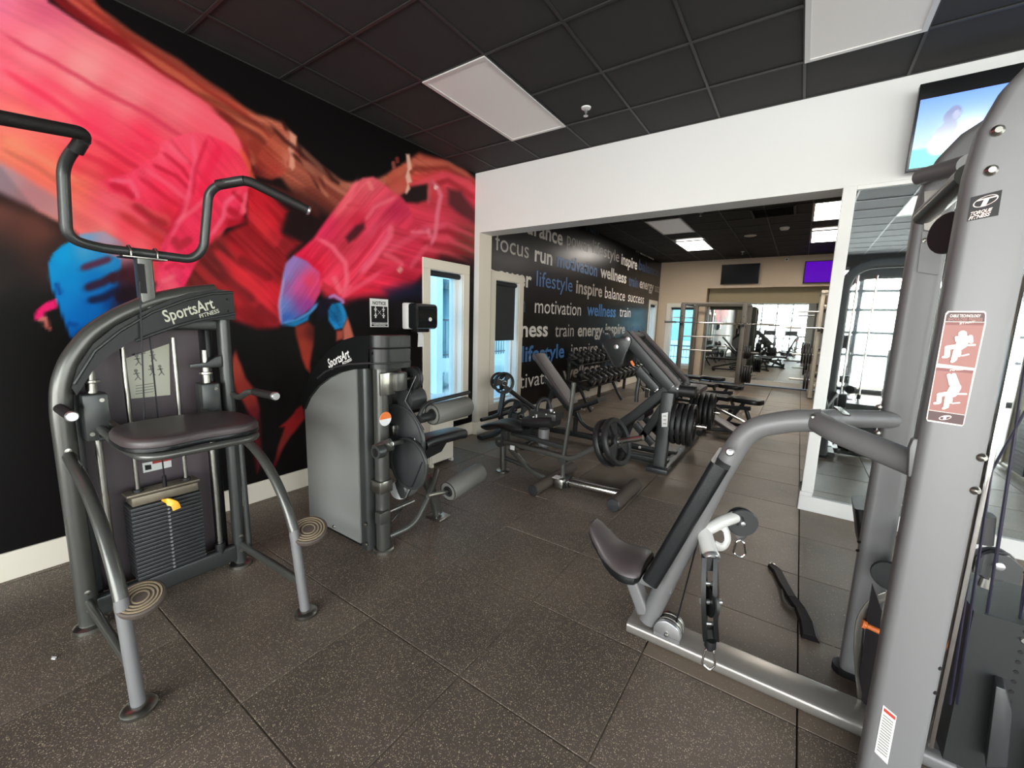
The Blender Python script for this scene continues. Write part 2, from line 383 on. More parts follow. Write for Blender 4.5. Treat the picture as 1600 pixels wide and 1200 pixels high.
# walls with openings, built of slabs around each hole
def wall_y(mb, x0, x1, y0, y1, z0, z1, holes):          # slab with its thickness along x, holes = (ya, yb, za, zb)
    ys = y0
    for (ya, yb, za, zb) in sorted(holes):
        mb.box((x0, ys, z0), (x1, ya, z1)); mb.box((x0, ya, z0), (x1, yb, za)); mb.box((x0, ya, zb), (x1, yb, z1)); ys = yb
    mb.box((x0, ys, z0), (x1, y1, z1)); return mb
def wall_x(mb, y0, y1, x0, x1, z0, z1, holes):
    xs = x0
    for (xa, xb, za, zb) in sorted(holes):
        mb.box((xs, y0, z0), (xa, y1, z1)); mb.box((xa, y0, z0), (xb, y1, za)); mb.box((xa, y0, zb), (xb, y1, z1)); xs = xb
    mb.box((xs, y0, z0), (x1, y1, z1)); return mb
W1 = (-.79, -.22, .36, 2.10); W2 = (.46, 1.05, .36, 2.10); W3 = (7.68, 8.25, .36, 2.12); W4 = (.37, 1.0, .42, 2.07)
wall_left = struct('wall_left', wall_y(MB(), -.22, 0, YN, YF+.6, 0, H+.1, [W1, W2, W3]), M['blackwall'])
wall_far = struct('wall_far', wall_x(MB(), YF, YF+.22, 0, 1.3, 0, H+.1, [W4]).box((1.3, YF, 2.59), (XF, YF+.45, H+.1)), M['beige'])
struct('wall_far_recess', MB().box((1.3, YF+.36, 2.2), (XF, YF+.46, 2.59)), M['olive'])
struct('wall_far_return', MB().box((1.27, YF+.22, 0), (1.3, YF+.46, 2.59)), M['darkwall'])
struct('wall_far_sill', MB().box((1.3, YF+.34, 0), (XF, YF+.46, .135)), M['trim'], bevel=.006)
mir2 = struct('trim_mirror_far', MB().box((1.3, YF+.352, .135), (XF, YF+.46, 2.2)), M['mirror'])
mir2['label'] = 'wide wall mirror in the recess under the two televisions'
struct('wall_right', wall_y(MB(), XF, XF+.2, 0, YF, 0, H+.1, []), M['beige'])
# partition with the wide opening
header = struct('wall_partition', MB().box((0, 0, 0), (.08, .25, H+.05)).box((.08, 0, 2.632), (3.73, .25, H+.05)).box((3.73, 0, 0), (XF+.2, .25, H+.05)), M['white'])
MX0 = 3.795
m1 = struct('trim_mirror_near', MB().box((MX0, -.012, .13), (7.4, -.001, 2.60)), M['mirror'])
m1['label'] = 'tall wall mirror beside the wide opening'
struct('trim_1', MB().box((3.71, -.03, .165), (MX0, .02, 2.63)).box((MX0, -.03, 2.60), (7.4, 0, 2.632)), M['white'], bevel=.004)
# baseboards
struct('baseboard_right', MB().box((3.70, -.035, 0), (7.9, 0, .13)).box((3.70, -.035, .13), (3.79, .25, .165)).box((3.70, 0, 0), (3.73, .25, .165)), M['white'], bevel=.005)
struct('baseboard_left', MB().box((0, YN, 0), (.018, 0, .165)), M['trim'], bevel=.004)
struct('baseboard_pilaster', MB().box((0, -.02, 0), (.1, .27, .17)), M['trim'], bevel=.004)
struct('trim_2', MB().box((.08, .0, .17), (.086, .25, 2.632)), M['trim'])
struct('baseboard_far_left', MB().box((0, .27, 0), (.018, YF, .165)), M['trim'], bevel=.004)
struct('baseboard_far', MB().box((.018, YF-.018, 0), (1.3, YF, .165)), M['trim'], bevel=.004)
# windows in the left and far walls
def window(n, axis, pos, a0, a1, z0, z1, shade, mull=None):
    """axis 'x': in wall x = pos facing +x; axis 'y': in wall y = pos facing -y"""
    def bx(mb, u0, u1, w0, w1, q0, q1):      # u along the wall, w into the room, q up
        if axis == 'x': mb.box((pos+w0, u0, q0), (pos+w1, u1, q1))
        else: mb.box((u0, pos-w1, q0), (u1, pos-w0, q1))
        return mb
    c = MB(); t = .115
    for a in ((a0-t, a1+t, z1, z1+t), (a0-t, a1+t, z0-t, z0), (a0-t, a0, z0, z1), (a1, a1+t, z0, z1)): bx(c, a[0], a[1], -.0, .02, a[2], a[3])
    w = struct('window_%d' % n, c, M['trim'], bevel=.004)
    r = MB(); s = .035
    for a in ((a0, a1, z1-s, z1), (a0, a1, z0, z0+s), (a0, a0+s, z0+s, z1-s), (a1-s, a1, z0+s, z1-s)): bx(r, a[0], a[1], -.17, -.09, a[2], a[3])
    if mull: bx(r, a0+s, a1-s, -.16, -.1, mull-.015, mull+.015)
    link('window_frame', r.mesh('window_frame', bevel=.003, smooth=False), M['white'], w)
    j = MB()
    for a in ((a0-.001, a1+.001, z1-.006, z1), (a0-.001, a1+.001, z0, z0+.006), (a0, a0+.006, z0, z1), (a1-.006, a1, z0, z1)): bx(j, a[0], a[1], -.22, 0.0, a[2], a[3])
    link('window_lining', j.mesh('window_lining', smooth=False), M['white'], w)
    link('pane', bx(MB(), a0+s, a1-s, -.135, -.129, z0+s, z1-s).mesh('pane', smooth=False), M['glass'], w)
    rr = MB(); mid = -.045
    if axis == 'x': rr.cyl((pos+mid, a0+.02, z1-.04), (pos+mid, a1-.02, z1-.04), .03)
    else: rr.cyl((a0+.02, pos-mid, z1-.04), (a1-.02, pos-mid, z1-.04), .03)
    link('shade_roll', rr.mesh('shade_roll'), M['shade'], w)
    if shade: link('roller_shade', bx(MB(), a0+.03, a1-.03, mid-.002, mid+.002, shade, z1-.05).mesh('roller_shade', smooth=False), M['shade'], w)
    return w
window(1, 'x', 0, *W1, None); window(2, 'x', 0, *W2, 1.25); window(3, 'x', 0, *W3, None); window(4, 'y', YF, *W4, None, 1.78)

# rear and right window walls (seen only in the mirrors)
def curtain(name, horizontal, fixed, a0, a1, n):
    base = MB(); 
    def bx(mb, u0, u1, w0, w1, q0, q1):
        if horizontal: mb.box((u0, fixed+w0, q0), (u1, fixed+w1, q1))
        else: mb.box((fixed+w0, u0, q0), (fixed+w1, u1, q1))
    bx(base, a0, a1, -.05, .05, 0, .12); bx(base, a0, a1, -.05, .05, 3.0, H+.1)
    w = struct(name, base, M['darkwall'])
    f = MB()
    for i in range(n+1):
        c = a0+(a1-a0)*i/n; bx(f, c-.05, c+.05, -.05, .05, .12, 3.0)
    for z in (.95, 1.5, 2.05, 2.5): bx(f, a0, a1, -.035, .035, z-.04, z+.04)
    link('mullion', f.mesh('mullion', smooth=False), M['rail'], w)
    for i in range(n):
        c0 = a0+(a1-a0)*i/n; c1 = a0+(a1-a0)*(i+1)/n; p = MB(); bx(p, c0+.02, c1-.02, -.004, .004, .12, 3.0)
        link('pane', p.mesh('pane', smooth=False), M['clearglass'], w)
    return w
curtain('window_5', True, YN, .6, XF, 9)
struct('wall_rear', MB().box((0, YN-.05, 0), (.6, YN+.05, H+.1)), M['beige'])
curtain('window_6', False, XF, YN+.05, -.6, 10)
struct('wall_right_near', MB().box((XF-.05, -.6, 0), (XF+.05, 0, H+.1)), M['beige'])

# courtyard outside the left and far windows
yard = struct('floor_courtyard', MB().box((-9, -8, -.3), (-.25, 16, -.2)).box((-9, 9.2, -.3), (9, 16, -.2)), M['paving'])
def building(name, label, loc, walls, fins, rails):
    t = thing(name, label, 'building', loc)
    part('wall', walls, M['cyanwall'], t, smooth=False); part('recess', fins, M['tealwall'], t, smooth=False)
    for (a, b, z) in rails:
        r = MB(); a = Vector(a); b = Vector(b); n = max(2, int((b-a).length/.11))
        r.beam(a+V(0,0,z), b+V(0,0,z), .04, .05); r.beam(a+V(0,0,.08), b+V(0,0,.08), .03, .03)
        for i in range(n+1): p = a.lerp(b, i/n); r.beam(p, p+V(0,0,z), .016, .016, up=(1,0,0))
        part('railing', r, M['rail'], t, smooth=False)
w = MB().box((-4.4, -3.5, -.2), (-4.0, 12, 6))
f = MB()
for y in (-.9, 1.0, 2.9, 4.8, 6.7): f.box((-4.02, y, .2), (-3.98, y+.9, 2.3)); w.box((-4.0, y-.25, -.2), (-3.3, y-.05, 6)); w.box((-4.0, y-.05, 2.45), (-3.3, y+1.2, 2.75)); w.box((-3.4, y-.05, .3), (-3.3, y+1.2, .62))
building('apartment_building', 'pale blue building with balconies across the courtyard, seen through the left windows', (-4, 4, -.2), w, f,
         [((-3.32, y-.05, .62), (-3.32, y+1.2, .62), .9) for y in (-.9, 1.0, 2.9, 4.8, 6.7)])
w = MB().box((-5, 13.0, -.2), (4, 13.4, 6)).box((-5, 12.2, .1), (4, 13.0, .3)); f = MB().box((-3, 12.98, 1.0), (3, 13.02, 2.4))
building('pool_house', 'pale blue building with a low deck, seen through the far window', (0, 13, -.2), w, f, [((-3, 12.3, .3), (3, 12.3, .3), .5)])
# ================================================================ PRINTED MURAL (flat print on the left wall)
def _sdf(X, Y, poly):
    d = np.full(X.shape, 1e9); ins = np.zeros(X.shape, bool); n = len(poly)
    for i in range(n):
        x1, y1 = poly[i]; x2, y2 = poly[(i+1) % n]; ex, ey = x2-x1, y2-y1; L = ex*ex+ey*ey+1e-9
        t = np.clip(((X-x1)*ex+(Y-y1)*ey)/L, 0, 1); d = np.minimum(d, (X-x1-t*ex)**2+(Y-y1-t*ey)**2)
        if y1 != y2:
            c = ((y1 > Y) != (y2 > Y)); ins ^= c & (X < ex*(Y-y1)/ey+x1)
    d = np.sqrt(d); return np.where(ins, d, -d)
_rng = np.random.RandomState(5); _T = _rng.rand(256, 256)
def _noise(u, v):
    i = np.floor(u).astype(int); j = np.floor(v).astype(int); a = u-i; b = v-j; a = a*a*(3-2*a); b = b*b*(3-2*b)
    g = lambda p, q: _T[p & 255, q & 255]
    return (g(i, j)*(1-a)+g(i+1, j)*a)*(1-b)+(g(i, j+1)*(1-a)+g(i+1, j+1)*a)*b
def _streak(X, Y, ang, across, along, curve=0):
    c, s = math.cos(math.radians(ang)), math.sin(math.radians(ang)); p = -X*s+Y*c; q = X*c+Y*s
    p = p+curve*np.sin(q/120)
    return _noise(p/across+13, q/along+7)*.45+_noise(p/(across*.4)+31, q/(along*.8)+3)*.3+_noise(p/(across*.15)+5, q/(along*.7)+9)*.25
class Canvas:
    def __init__(s, X, Y): X = X+(_noise(X/40+3, Y/40)-.5)*4+(_noise(X/13, Y/13+5)-.5)*.8; Y = Y+(_noise(X/41+9, Y/43+2)-.5)*4+(_noise(X/14+4, Y/13)-.5)*.8; s.X, s.Y = X, Y; s.C = np.zeros((X.size, 3)); s.C[:] = (12, 9, 9)
    def poly(s, pts, cols, feather=3, alpha=1, streak=None, amp=40):
        """cols: one colour or [(x, y, colour)...] blended by distance"""
        feather = feather*.8+1; xs = [p[0] for p in pts]; ys = [p[1] for p in pts]; f = feather+1
        k = np.flatnonzero((s.X > min(xs)-f) & (s.X < max(xs)+f) & (s.Y > min(ys)-f) & (s.Y < max(ys)+f))
        if not k.size: return
        x = s.X[k]; y = s.Y[k]; d = -_sdf(x, y, pts); m = np.clip(.5-d/(2*feather), 0, 1); m = m*m*(3-2*m)*alpha
        if isinstance(cols, tuple): c = np.tile(np.array(cols, float), (x.size, 1))
        else:
            w = np.stack([1/((x-a)**2+(y-b)**2+60)**1.3 for a, b, _ in cols], -1); w /= w.sum(-1, keepdims=True)
            c = w @ np.array([q for _, _, q in cols], float)
        if streak:
            n = (_streak(x, y, *streak)-.5)[:, None]*2; lum = c/ max(1, c.max()); c = c+n*amp*(.35+lum)
        mm = m[:, None]; s.C[k] = s.C[k]*(1-mm)+c*mm
    def line(s, pts, w, col, alpha=1, soft=1.2):
        soft = soft*1.1+w*.12; pts = [(float(a), float(b)) for a, b in pts]; n = len(pts)-1
        xs = [p[0] for p in pts]; ys = [p[1] for p in pts]; f = w+3*soft+1
        k = np.flatnonzero((s.X > min(xs)-f) & (s.X < max(xs)+f) & (s.Y > min(ys)-f) & (s.Y < max(ys)+f))
        if not k.size: return
        X = s.X[k]; Y = s.Y[k]; d = np.full(X.shape, 1e9); tt = np.zeros(X.shape)
        for i in range(n):
            x1, y1 = pts[i]; x2, y2 = pts[i+1]; ex, ey = x2-x1, y2-y1; L = ex*ex+ey*ey+1e-9
            t = np.clip(((X-x1)*ex+(Y-y1)*ey)/L, 0, 1); q = (X-x1-t*ex)**2+(Y-y1-t*ey)**2
            b = q < d; d = np.where(b, q, d); tt = np.where(b, (i+t)/n, tt)
        d = np.sqrt(d); taper = np.clip(np.minimum(tt, 1-tt)*6, .25, 1)
        m = np.clip(1-(d-w*taper/2)/(soft*2), 0, 1)*alpha*np.clip(np.minimum(tt, 1-tt)*9+.15, 0, 1)
        mm = m[:, None]; s.C[k] = s.C[k]*(1-mm)+np.array(col, float)*mm
def paint_mural(X, Y):
    c = Canvas(X, Y); Pk, Rd = (255, 90, 118), (238, 46, 78)
    # brownish dusk behind the first runner
    c.poly([(-60,290),(60,330),(140,385),(120,440),(40,470),(-60,480)], [(0,310,(120,70,60)),(60,350,(110,62,52)),(100,400,(60,38,32)),(0,420,(42,34,32)),(30,470,(26,23,23))], 30, .9)
    # hair sweep along the top edge
    c.poly([(60,-60),(130,-20),(190,55),(250,95),(320,135),(400,180),(440,192),(460,215),(470,245),(520,282),(575,286),(625,258),(655,238),(690,250),(760,290),(760,330),(700,290),(640,280),(560,325),(540,350),(470,320),(440,280),(380,250),(300,170),(200,85),(90,-10)],
           [(130,0,(190,74,62)),(250,105,(192,70,55)),(330,150,(188,82,60)),(400,200,(196,104,78)),(450,225,(190,100,78)),(520,305,(168,88,70)),(575,300,(188,108,84)),(640,262,(198,96,74)),(700,270,(206,84,72)),(745,300,(190,60,66))], 5, 1, (33, 5, 300), 46)
    # great pink sweep
    c.poly([(-80,-60),(50,-60),(75,5),(140,45),(200,80),(250,112),(310,150),(360,192),(382,230),(392,275),(330,400),(300,440),(240,440),(180,420),(100,350),(60,330),(0,262),(-80,230)],
           [(0,0,(250,120,150)),(70,20,(236,100,130)),(60,70,(255,134,146)),(130,110,(255,152,152)),(200,150,(255,132,138)),(270,170,(255,112,124)),(330,205,(255,92,110)),(0,100,(255,104,124)),(60,150,(255,84,108)),(150,190,(255,70,100)),(220,220,(248,50,84)),(120,250,(250,72,88)),(180,270,(240,50,76)),(30,190,(255,120,110)),(20,230,(255,138,108)),(80,260,(255,122,96)),(120,290,(250,110,92)),(90,320,(240,130,110)),(170,320,(252,92,110)),(200,350,(240,66,84)),(260,380,(214,50,58)),(210,400,(250,100,110)),(160,370,(255,130,124)),(280,430,(216,52,56))], 4, 1, (29, 16, 420, 6), 17)
    c.poly([(-60,235),(0,255),(60,290),(110,320),(112,352),(90,345),(50,325),(0,300),(-60,280)], [(0,275,(180,150,162)),(60,308,(186,130,138)),(100,335,(200,140,140))], 8, .85)
    for pts, w, col, a in [([(0,52),(60,85),(140,130),(240,185),(300,225)], 2, (222,52,84), .7), ([(60,-20),(120,22),(200,72),(262,112),(330,160)], 9, (138,26,32), .9), ([(260,112),(330,158),(375,205),(392,270)], 5, (150,30,34), .8),
        ([(0,105),(70,150),(150,205),(235,265)], 5, (244,48,84), .6), ([(60,120),(150,175),(240,235)], 7, (255,80,104), .6), ([(140,215),(200,255),(235,275)], 4, (206,26,58), .6), ([(110,230),(190,272),(225,290)], 4, (218,34,62), .6), ([(90,245),(170,285)], 5, (226,62,70), .6), ([(0,215),(60,245),(125,285)], 5, (255,150,118), .6), ([(0,232),(60,262),(115,300)], 3, (214,104,84), .6), ([(150,300),(230,350),(300,398)], 6, (255,100,116), .6), ([(180,330),(250,372),(285,395)], 7, (196,44,48), .6), ([(200,320),(280,370)], 5, (206,34,60), .7), ([(225,345),(300,385)], 6, (160,40,44), .5)]:
        c.line(pts, w, col, a, 2)
    # strands of hair over the sweep
    for pts, w, col, a in [([(130,0),(200,52),(300,118),(400,186)], 8, (206,86,66), .7), ([(110,-10),(190,50),(300,128),(380,180),(440,235)], 4, (150,44,36), .8), ([(200,66),(300,135),(400,205),(455,262)], 5, (214,112,80), .7), ([(330,170),(400,215),(450,262)], 6, (116,40,32), .8), ([(360,195),(410,240),(446,262)], 9, (170,66,50), .8), ([(385,215),(410,250),(438,272)], 12, (150,52,40), .9), ([(300,140),(370,180),(420,205),(452,235)], 4, (112,44,32), .6)]:
        c.line(pts, w, col, a, 2)
    # deep shade under the chin and beyond
    c.poly([(395,272),(440,285),(470,300),(520,330),(520,360),(500,400),(470,430),(430,420),(400,340)], (34,14,14), 10, .8)
    # red tails of cloth between the runners
    c.poly([(385,280),(400,285),(450,330),(440,365),(470,380),(450,400),(452,500),(436,512),(400,512),(365,500),(366,470),(340,445),(300,450),(290,470),(240,470),(260,440),(300,400),(340,370),(385,350)],
           [(400,310,(196,26,40)),(420,350,(196,30,40)),(440,370,(120,20,26)),(380,370,(150,24,32)),(340,400,(96,26,26)),(320,430,(110,30,28)),(380,430,(206,40,48)),(420,460,(228,40,56)),(440,430,(140,24,30)),(400,490,(150,30,36)),(300,440,(116,34,32))], 7, 1, (44, 9, 170), 42)
    for pts, w, col, a in [([(330,388),(380,430),(430,490)], 6, (236,48,60), .7), ([(350,375),(400,420),(440,470)], 8, (206,30,44), .6), ([(300,410),(350,455),(380,480)], 5, (190,40,44), .7), ([(395,300),(425,345),(440,380)], 5, (222,36,52), .6), ([(390,330),(420,370),(436,386)], 5, (226,50,60), .6), ([(370,400),(425,440)], 8, (84,16,20), .5), ([(340,420),(400,475)], 5, (74,22,24), .5), ([(400,480),(436,505)], 8, (120,22,30), .6)]:
        c.line(pts, w, col, a, 2.5)
    # first runner: shirt
    shirt = [(163,287),(168,280),(205,272),(225,255),(245,242),(250,225),(262,218),(300,208),(325,212),(350,222),(372,240),(388,262),(392,280),(388,300),(386,315),(383,335),(375,350),(350,358),(335,370),(322,385),(310,405),(300,425),(288,450),(280,475),(240,475),(246,420),(252,385),(270,350),(262,335),(235,325),(210,316),(185,305),(172,300)]
    c.poly(shirt, [(180,285,(240,50,84)),(220,275,(252,70,104)),(255,235,(255,84,112)),(300,220,(255,80,108)),(340,240,(250,50,86)),(375,275,(255,66,92)),(250,290,(250,48,84)),(290,290,(252,60,96)),(320,300,(250,40,80)),(270,330,(230,40,64)),(300,350,(250,52,92)),(360,320,(250,56,96)),(370,345,(200,24,48)),(300,390,(244,40,84)),(265,400,(250,60,100)),(270,450,(255,96,120)),(290,440,(250,40,96))], 2, .96, (50, 8, 90), 20)
    for pts, w, col, a in [([(168,283),(205,285),(212,300),(216,312)], 3, (255,100,128), .8), ([(172,288),(195,298),(210,312)], 6, (196,20,50), .7), ([(235,255),(275,275),(298,300)], 2.4, (200,22,54), .7), ([(225,262),(262,288),(290,312)], 3, (255,96,122), .7), ([(250,235),(285,262),(300,285)], 2.4, (206,26,58), .7), ([(262,225),(295,255)], 2.4, (255,104,126), .6), ([(215,275),(255,305),(282,325)], 3, (210,24,54), .6), ([(300,210),(306,250),(296,300),(284,340),(262,372),(252,400)], 3.5, (255,100,128), .75), ([(325,215),(306,262),(300,310)], 2.4, (214,26,62), .6), ([(345,225),(322,275),(312,330)], 8, (244,30,70), .5), ([(290,315),(262,365),(250,420)], 4, (206,22,56), .5), ([(270,352),(300,330),(330,300)], 2.4, (255,110,130), .6), ([(375,300),(352,318),(348,340),(336,358),(324,372)], 3, (255,104,130), .8), ([(350,332),(370,342),(384,325)], 3, (255,80,112), .8), ([(352,325),(378,345),(352,352)], 7, (178,20,40), .7), ([(385,300),(380,325),(384,335)], 2.4, (255,110,130), .7), ([(360,300),(380,318)], 2, (190,20,44), .7), ([(372,232),(388,258),(398,285)], 2.4, (232,90,60), .8), ([(255,420),(275,412),(292,420)], 3, (214,34,70), .7), ([(250,440),(275,430)], 3, (255,120,130), .6), ([(205,318),(240,340),(262,352)], 5, (150,30,34), .6), ([(268,372),(280,385),(300,372)], 7, (150,30,36), .5)]:
        c.line(pts, w, col, a, 1.8)
    # neck, jaw and face, turned right
    c.poly([(392,268),(405,235),(425,215),(448,205),(458,214),(461,238),(458,262),(448,258),(450,268),(438,276),(425,281),(405,276)], [(400,265,(120,32,28)),(415,240,(176,66,50)),(435,225,(190,88,64)),(450,220,(206,120,92)),(430,265,(176,58,48)),(446,250,(206,106,82))], 3, .8, (40, 4, 60), 30)
    c.poly([(452,206),(463,215),(462,232),(460,240),(461,262),(457,268),(451,262),(454,245),(450,236),(453,222)], (232,158,132), 1.6, .95)
    c.poly([(445,240),(452,246),(448,256),(450,265),(446,262),(442,252)], (206,112,90), 1.6, .8)
    for pts, w, col, a in [([(420,195),(445,222),(470,240),(500,275),(508,302)], 2.6, (70,26,22), .85), ([(455,240),(480,262),(500,300)], 2, (62,24,20), .8), ([(470,250),(500,290),(512,310)], 2.4, (196,120,96), .7), ([(465,225),(500,262),(540,290),(580,292)], 4, (184,110,88), .6), ([(470,245),(510,285),(545,305),(600,290)], 3, (206,128,102), .55), ([(480,270),(530,310),(560,318)], 4, (120,46,38), .6), ([(505,260),(520,280),(532,288)], 1.8, (54,22,18), .8), ([(395,285),(470,310),(500,340)], 6, (96,40,34), .5), ([(470,290),(520,326),(545,330)], 8, (90,34,30), .55), ([(448,207),(442,190),(436,186)], 1.6, (50,20,16), .7)]:
        c.line(pts, w, col, a, 1.6)
    # first runner: blue shorts, hand
    c.poly([(108,378),(125,366),(160,362),(195,380),(200,392),(215,400),(215,470),(200,480),(150,500),(120,470)], [(130,375,(120,165,205)),(165,372,(178,158,180)),(195,392,(186,120,130)),(205,430,(70,24,34)),(205,460,(30,14,24)),(170,460,(20,60,120))], 3, 1)
    c.poly([(75,430),(77,410),(84,396),(98,383),(112,376),(140,382),(165,395),(190,405),(188,430),(180,460),(170,480),(150,505),(135,520),(125,538),(117,537),(108,522),(98,495),(86,465),(78,448)],
           [(80,420,(0,148,216)),(100,400,(0,160,226)),(130,390,(70,160,210)),(110,440,(0,140,214)),(100,470,(0,128,206)),(120,500,(0,110,196)),(160,410,(40,140,200)),(150,440,(0,120,200)),(140,480,(0,104,190)),(175,470,(4,60,130)),(130,525,(0,80,160))], 2, 1)
    for pts, w, col in [([(125,422),(150,412),(175,402)], 5, (96,30,50)), ([(130,452),(160,442),(185,428)], 6, (60,16,34)), ([(135,470),(160,464),(190,450)], 5, (24,20,50)), ([(170,440),(200,425)], 9, (60,20,30)), ([(180,470),(200,455)], 12, (30,14,24)), ([(85,440),(94,462)], 3, (0,70,150)), ([(104,505),(122,510)], 2, (0,70,150)), ([(120,530),(132,518)], 6, (10,20,70))]:
        c.line(pts, w, col, .85, 2.2)
    c.poly([(53,500),(56,486),(70,474),(86,468),(88,482),(70,488),(66,498)], (238,24,108), 1.6)
    c.line([(60,500),(70,497),(74,510)], 4, (214,120,110), .9); c.line([(68,505),(80,514)], 2.5, (190,96,84), .8)
    # first runner: leg behind the handle
    c.poly([(364,560),(368,548),(385,590),(400,610),(402,640),(398,655),(385,640),(370,610),(362,585)], [(368,570,(176,70,56)),(390,610,(150,50,42)),(400,645,(130,40,38))], 3)
    c.poly([(385,640),(402,632),(406,670),(408,720),(400,740),(394,700)], (104,26,34), 5, .8); c.poly([(366,690),(378,690),(380,745),(368,740)], (64,26,22), 7, .8)
    # second sweep behind the second runner
    c.poly([(545,330),(600,290),(650,270),(700,268),(760,300),(760,430),(700,420),(660,430),(645,455),(600,470),(560,470),(520,480),(490,440),(500,380)],
           [(560,330,(238,90,100)),(600,300,(236,96,96)),(660,285,(216,70,66)),(710,285,(226,66,80)),(740,320,(214,50,76)),(730,380,(120,60,50)),(700,400,(150,50,50)),(640,340,(228,56,84)),(680,350,(236,60,90)),(650,390,(226,50,80)),(690,375,(214,60,80)),(600,440,(236,44,76)),(560,450,(230,40,66)),(640,430,(190,34,60)),(600,380,(226,66,90)),(540,400,(150,40,48)),(735,410,(84,52,42))], 9, 1, (18, 10, 170, 10), 24)
    for yy in range(7):
        c.line([(655,352+yy*9),(700,350+yy*11),(745,372+yy*12)], 2.2, (150,22,40) if yy % 2 else (246,86,112), .5, 1.6)
    for pts, w, col, a in [([(560,300),(600,292),(650,262),(700,262),(745,290)], 3, (140,50,42), .6), ([(600,280),(650,252),(700,256),(740,280)], 4, (214,112,88), .6), ([(640,292),(690,275),(730,285),(745,300)], 5, (240,80,96), .7), ([(650,300),(700,282),(745,310)], 3, (160,34,44), .6), ([(560,330),(610,300),(640,290)], 3, (226,120,100), .6), ([(600,400),(660,360),(700,350)], 4, (246,100,130), .4), ([(560,450),(610,420),(660,400)], 6, (246,60,96), .4)]:
        c.line(pts, w, col, a, 2)
    c.poly([(623,305),(640,292),(668,288),(672,312),(650,318),(632,316)], (28,20,20), 4, .95)
    c.poly([(700,295),(720,298),(745,330),(745,352),(720,336),(702,320)], (74,34,36), 6, .85)
    c.poly([(540,470),(600,462),(660,440),(690,400),(744,410),(744,470),(660,480),(600,500),(540,500)], (18,12,16), 14, .9); c.poly([(600,452),(662,438),(662,462),(610,470)], (24,30,60), 12, .7)
    # second runner: shirt
    c.poly([(460,398),(490,372),(508,345),(532,312),(552,288),(568,277),(583,275),(598,286),(615,298),(625,305),(640,330),(655,362),(640,362),(612,350),(612,362),(600,385),(585,410),(560,440),(540,462),(534,468),(528,455),(505,440),(498,460),(470,478),(450,470),(446,430)],
           [(470,395,(240,30,72)),(510,360,(240,50,96)),(545,320,(255,96,112)),(575,285,(250,104,116)),(600,310,(240,76,100)),(620,330,(200,40,80)),(560,345,(210,36,64)),(585,360,(246,80,110)),(640,355,(226,56,84)),(540,385,(200,50,70)),(560,400,(250,70,100)),(500,410,(240,40,70)),(530,440,(255,66,96)),(470,430,(238,70,110)),(480,460,(244,60,90))], 3, .95, (-50, 8, 90), 26)
    c.poly([(540,370),(556,352),(568,348),(570,356),(556,372),(545,378)], (60,24,28), 4, .85)
    for pts, w, col, a in [([(492,372),(520,384),(540,410),(542,440),(536,462)], 3, (255,110,132), .8), ([(613,350),(610,370),(585,402),(560,428)], 5, (255,110,136), .75), ([(600,352),(580,380),(545,425)], 3, (214,30,60), .5), ([(560,278),(545,310),(520,340)], 3, (255,120,130), .5), ([(575,282),(582,298)], 2, (255,140,140), .6), ([(540,320),(565,322)], 2, (222,60,80), .6), ([(620,305),(585,325),(570,345)], 2.4, (255,120,136), .6), ([(465,400),(500,420),(500,436)], 6, (222,14,54), .5), ([(520,430),(534,462)], 4, (255,120,136), .6), ([(550,445),(538,462),(600,420)], 3, (255,100,126), .6), ([(596,395),(625,410),(630,416)], 3, (250,100,120), .7), ([(622,425),(628,418)], 3, (230,150,140), .9)]:
        c.line(pts, w, col, a, 1.8)
    # second runner: face and raised hand
    c.poly([(600,278),(615,262),(634,258),(640,285),(634,300),(622,304),(606,294)], [(610,280,(196,84,66)),(630,270,(206,100,78)),(622,298,(206,90,76))], 4, .8)
    c.poly([(635,240),(641,240),(645,262),(641,266),(645,284),(639,286),(641,295),(634,303),(632,300),(637,288),(635,275),(638,262)], (244,190,166), 1.4, .95)
    c.line([(614,250),(616,262)], 3, (196,100,84), .7); c.line([(620,244),(622,254)], 3, (190,70,60), .6)
    for pts, w, col, a in [([(676,280),(672,300),(670,320)], 2.4, (214,90,100), .8), ([(676,281),(686,296),(690,306),(684,335),(678,370),(672,385)], 3, (244,120,140), .85), ([(668,355),(672,372)], 2.4, (246,130,150), .6), ([(684,290),(680,296)], 2, (255,210,200), .8), ([(640,362),(672,362)], 2, (255,130,150), .6), ([(670,380),(655,400),(640,420)], 3, (240,110,130), .4)]:
        c.line(pts, w, col, a, 1.6)
    # second runner: shorts
    c.poly([(440,428),(446,412),(458,400),(478,408),(500,425),(500,455),(488,478),(472,492),(452,505),(441,508),(438,490),(437,450)],
           [(445,430,(142,128,196)),(460,410,(150,120,190)),(442,480,(112,140,210)),(450,500,(60,110,200)),(470,450,(206,80,150)),(485,440,(236,60,96)),(480,475,(150,60,150)),(490,460,(220,60,110))], 2, 1, (-55, 9, 70), 22)
    c.line([(440,507),(462,502),(482,488),(498,470)], 2, (90,160,230), .9); c.line([(441,430),(437,480),(441,508)], 1.6, (190,180,230), .6)
    c.poly([(443,510),(470,500),(482,490),(480,500),(462,512)], (30,130,190), 1.5)
    c.poly([(495,470),(515,462),(534,470),(530,480),(515,490),(495,500)], (22,16,34), 4, .9); c.line([(512,465),(522,462),(534,470),(535,476)], 2, (190,150,220), .8)
    c.poly([(512,484),(518,475),(532,473),(538,486),(541,496),(534,512),(522,514),(512,500)], [(520,480,(20,110,160)),(535,490,(40,150,210)),(522,508,(30,140,210)),(526,495,(10,60,100))], 1.6, 1, (60, 4, 20), 50)
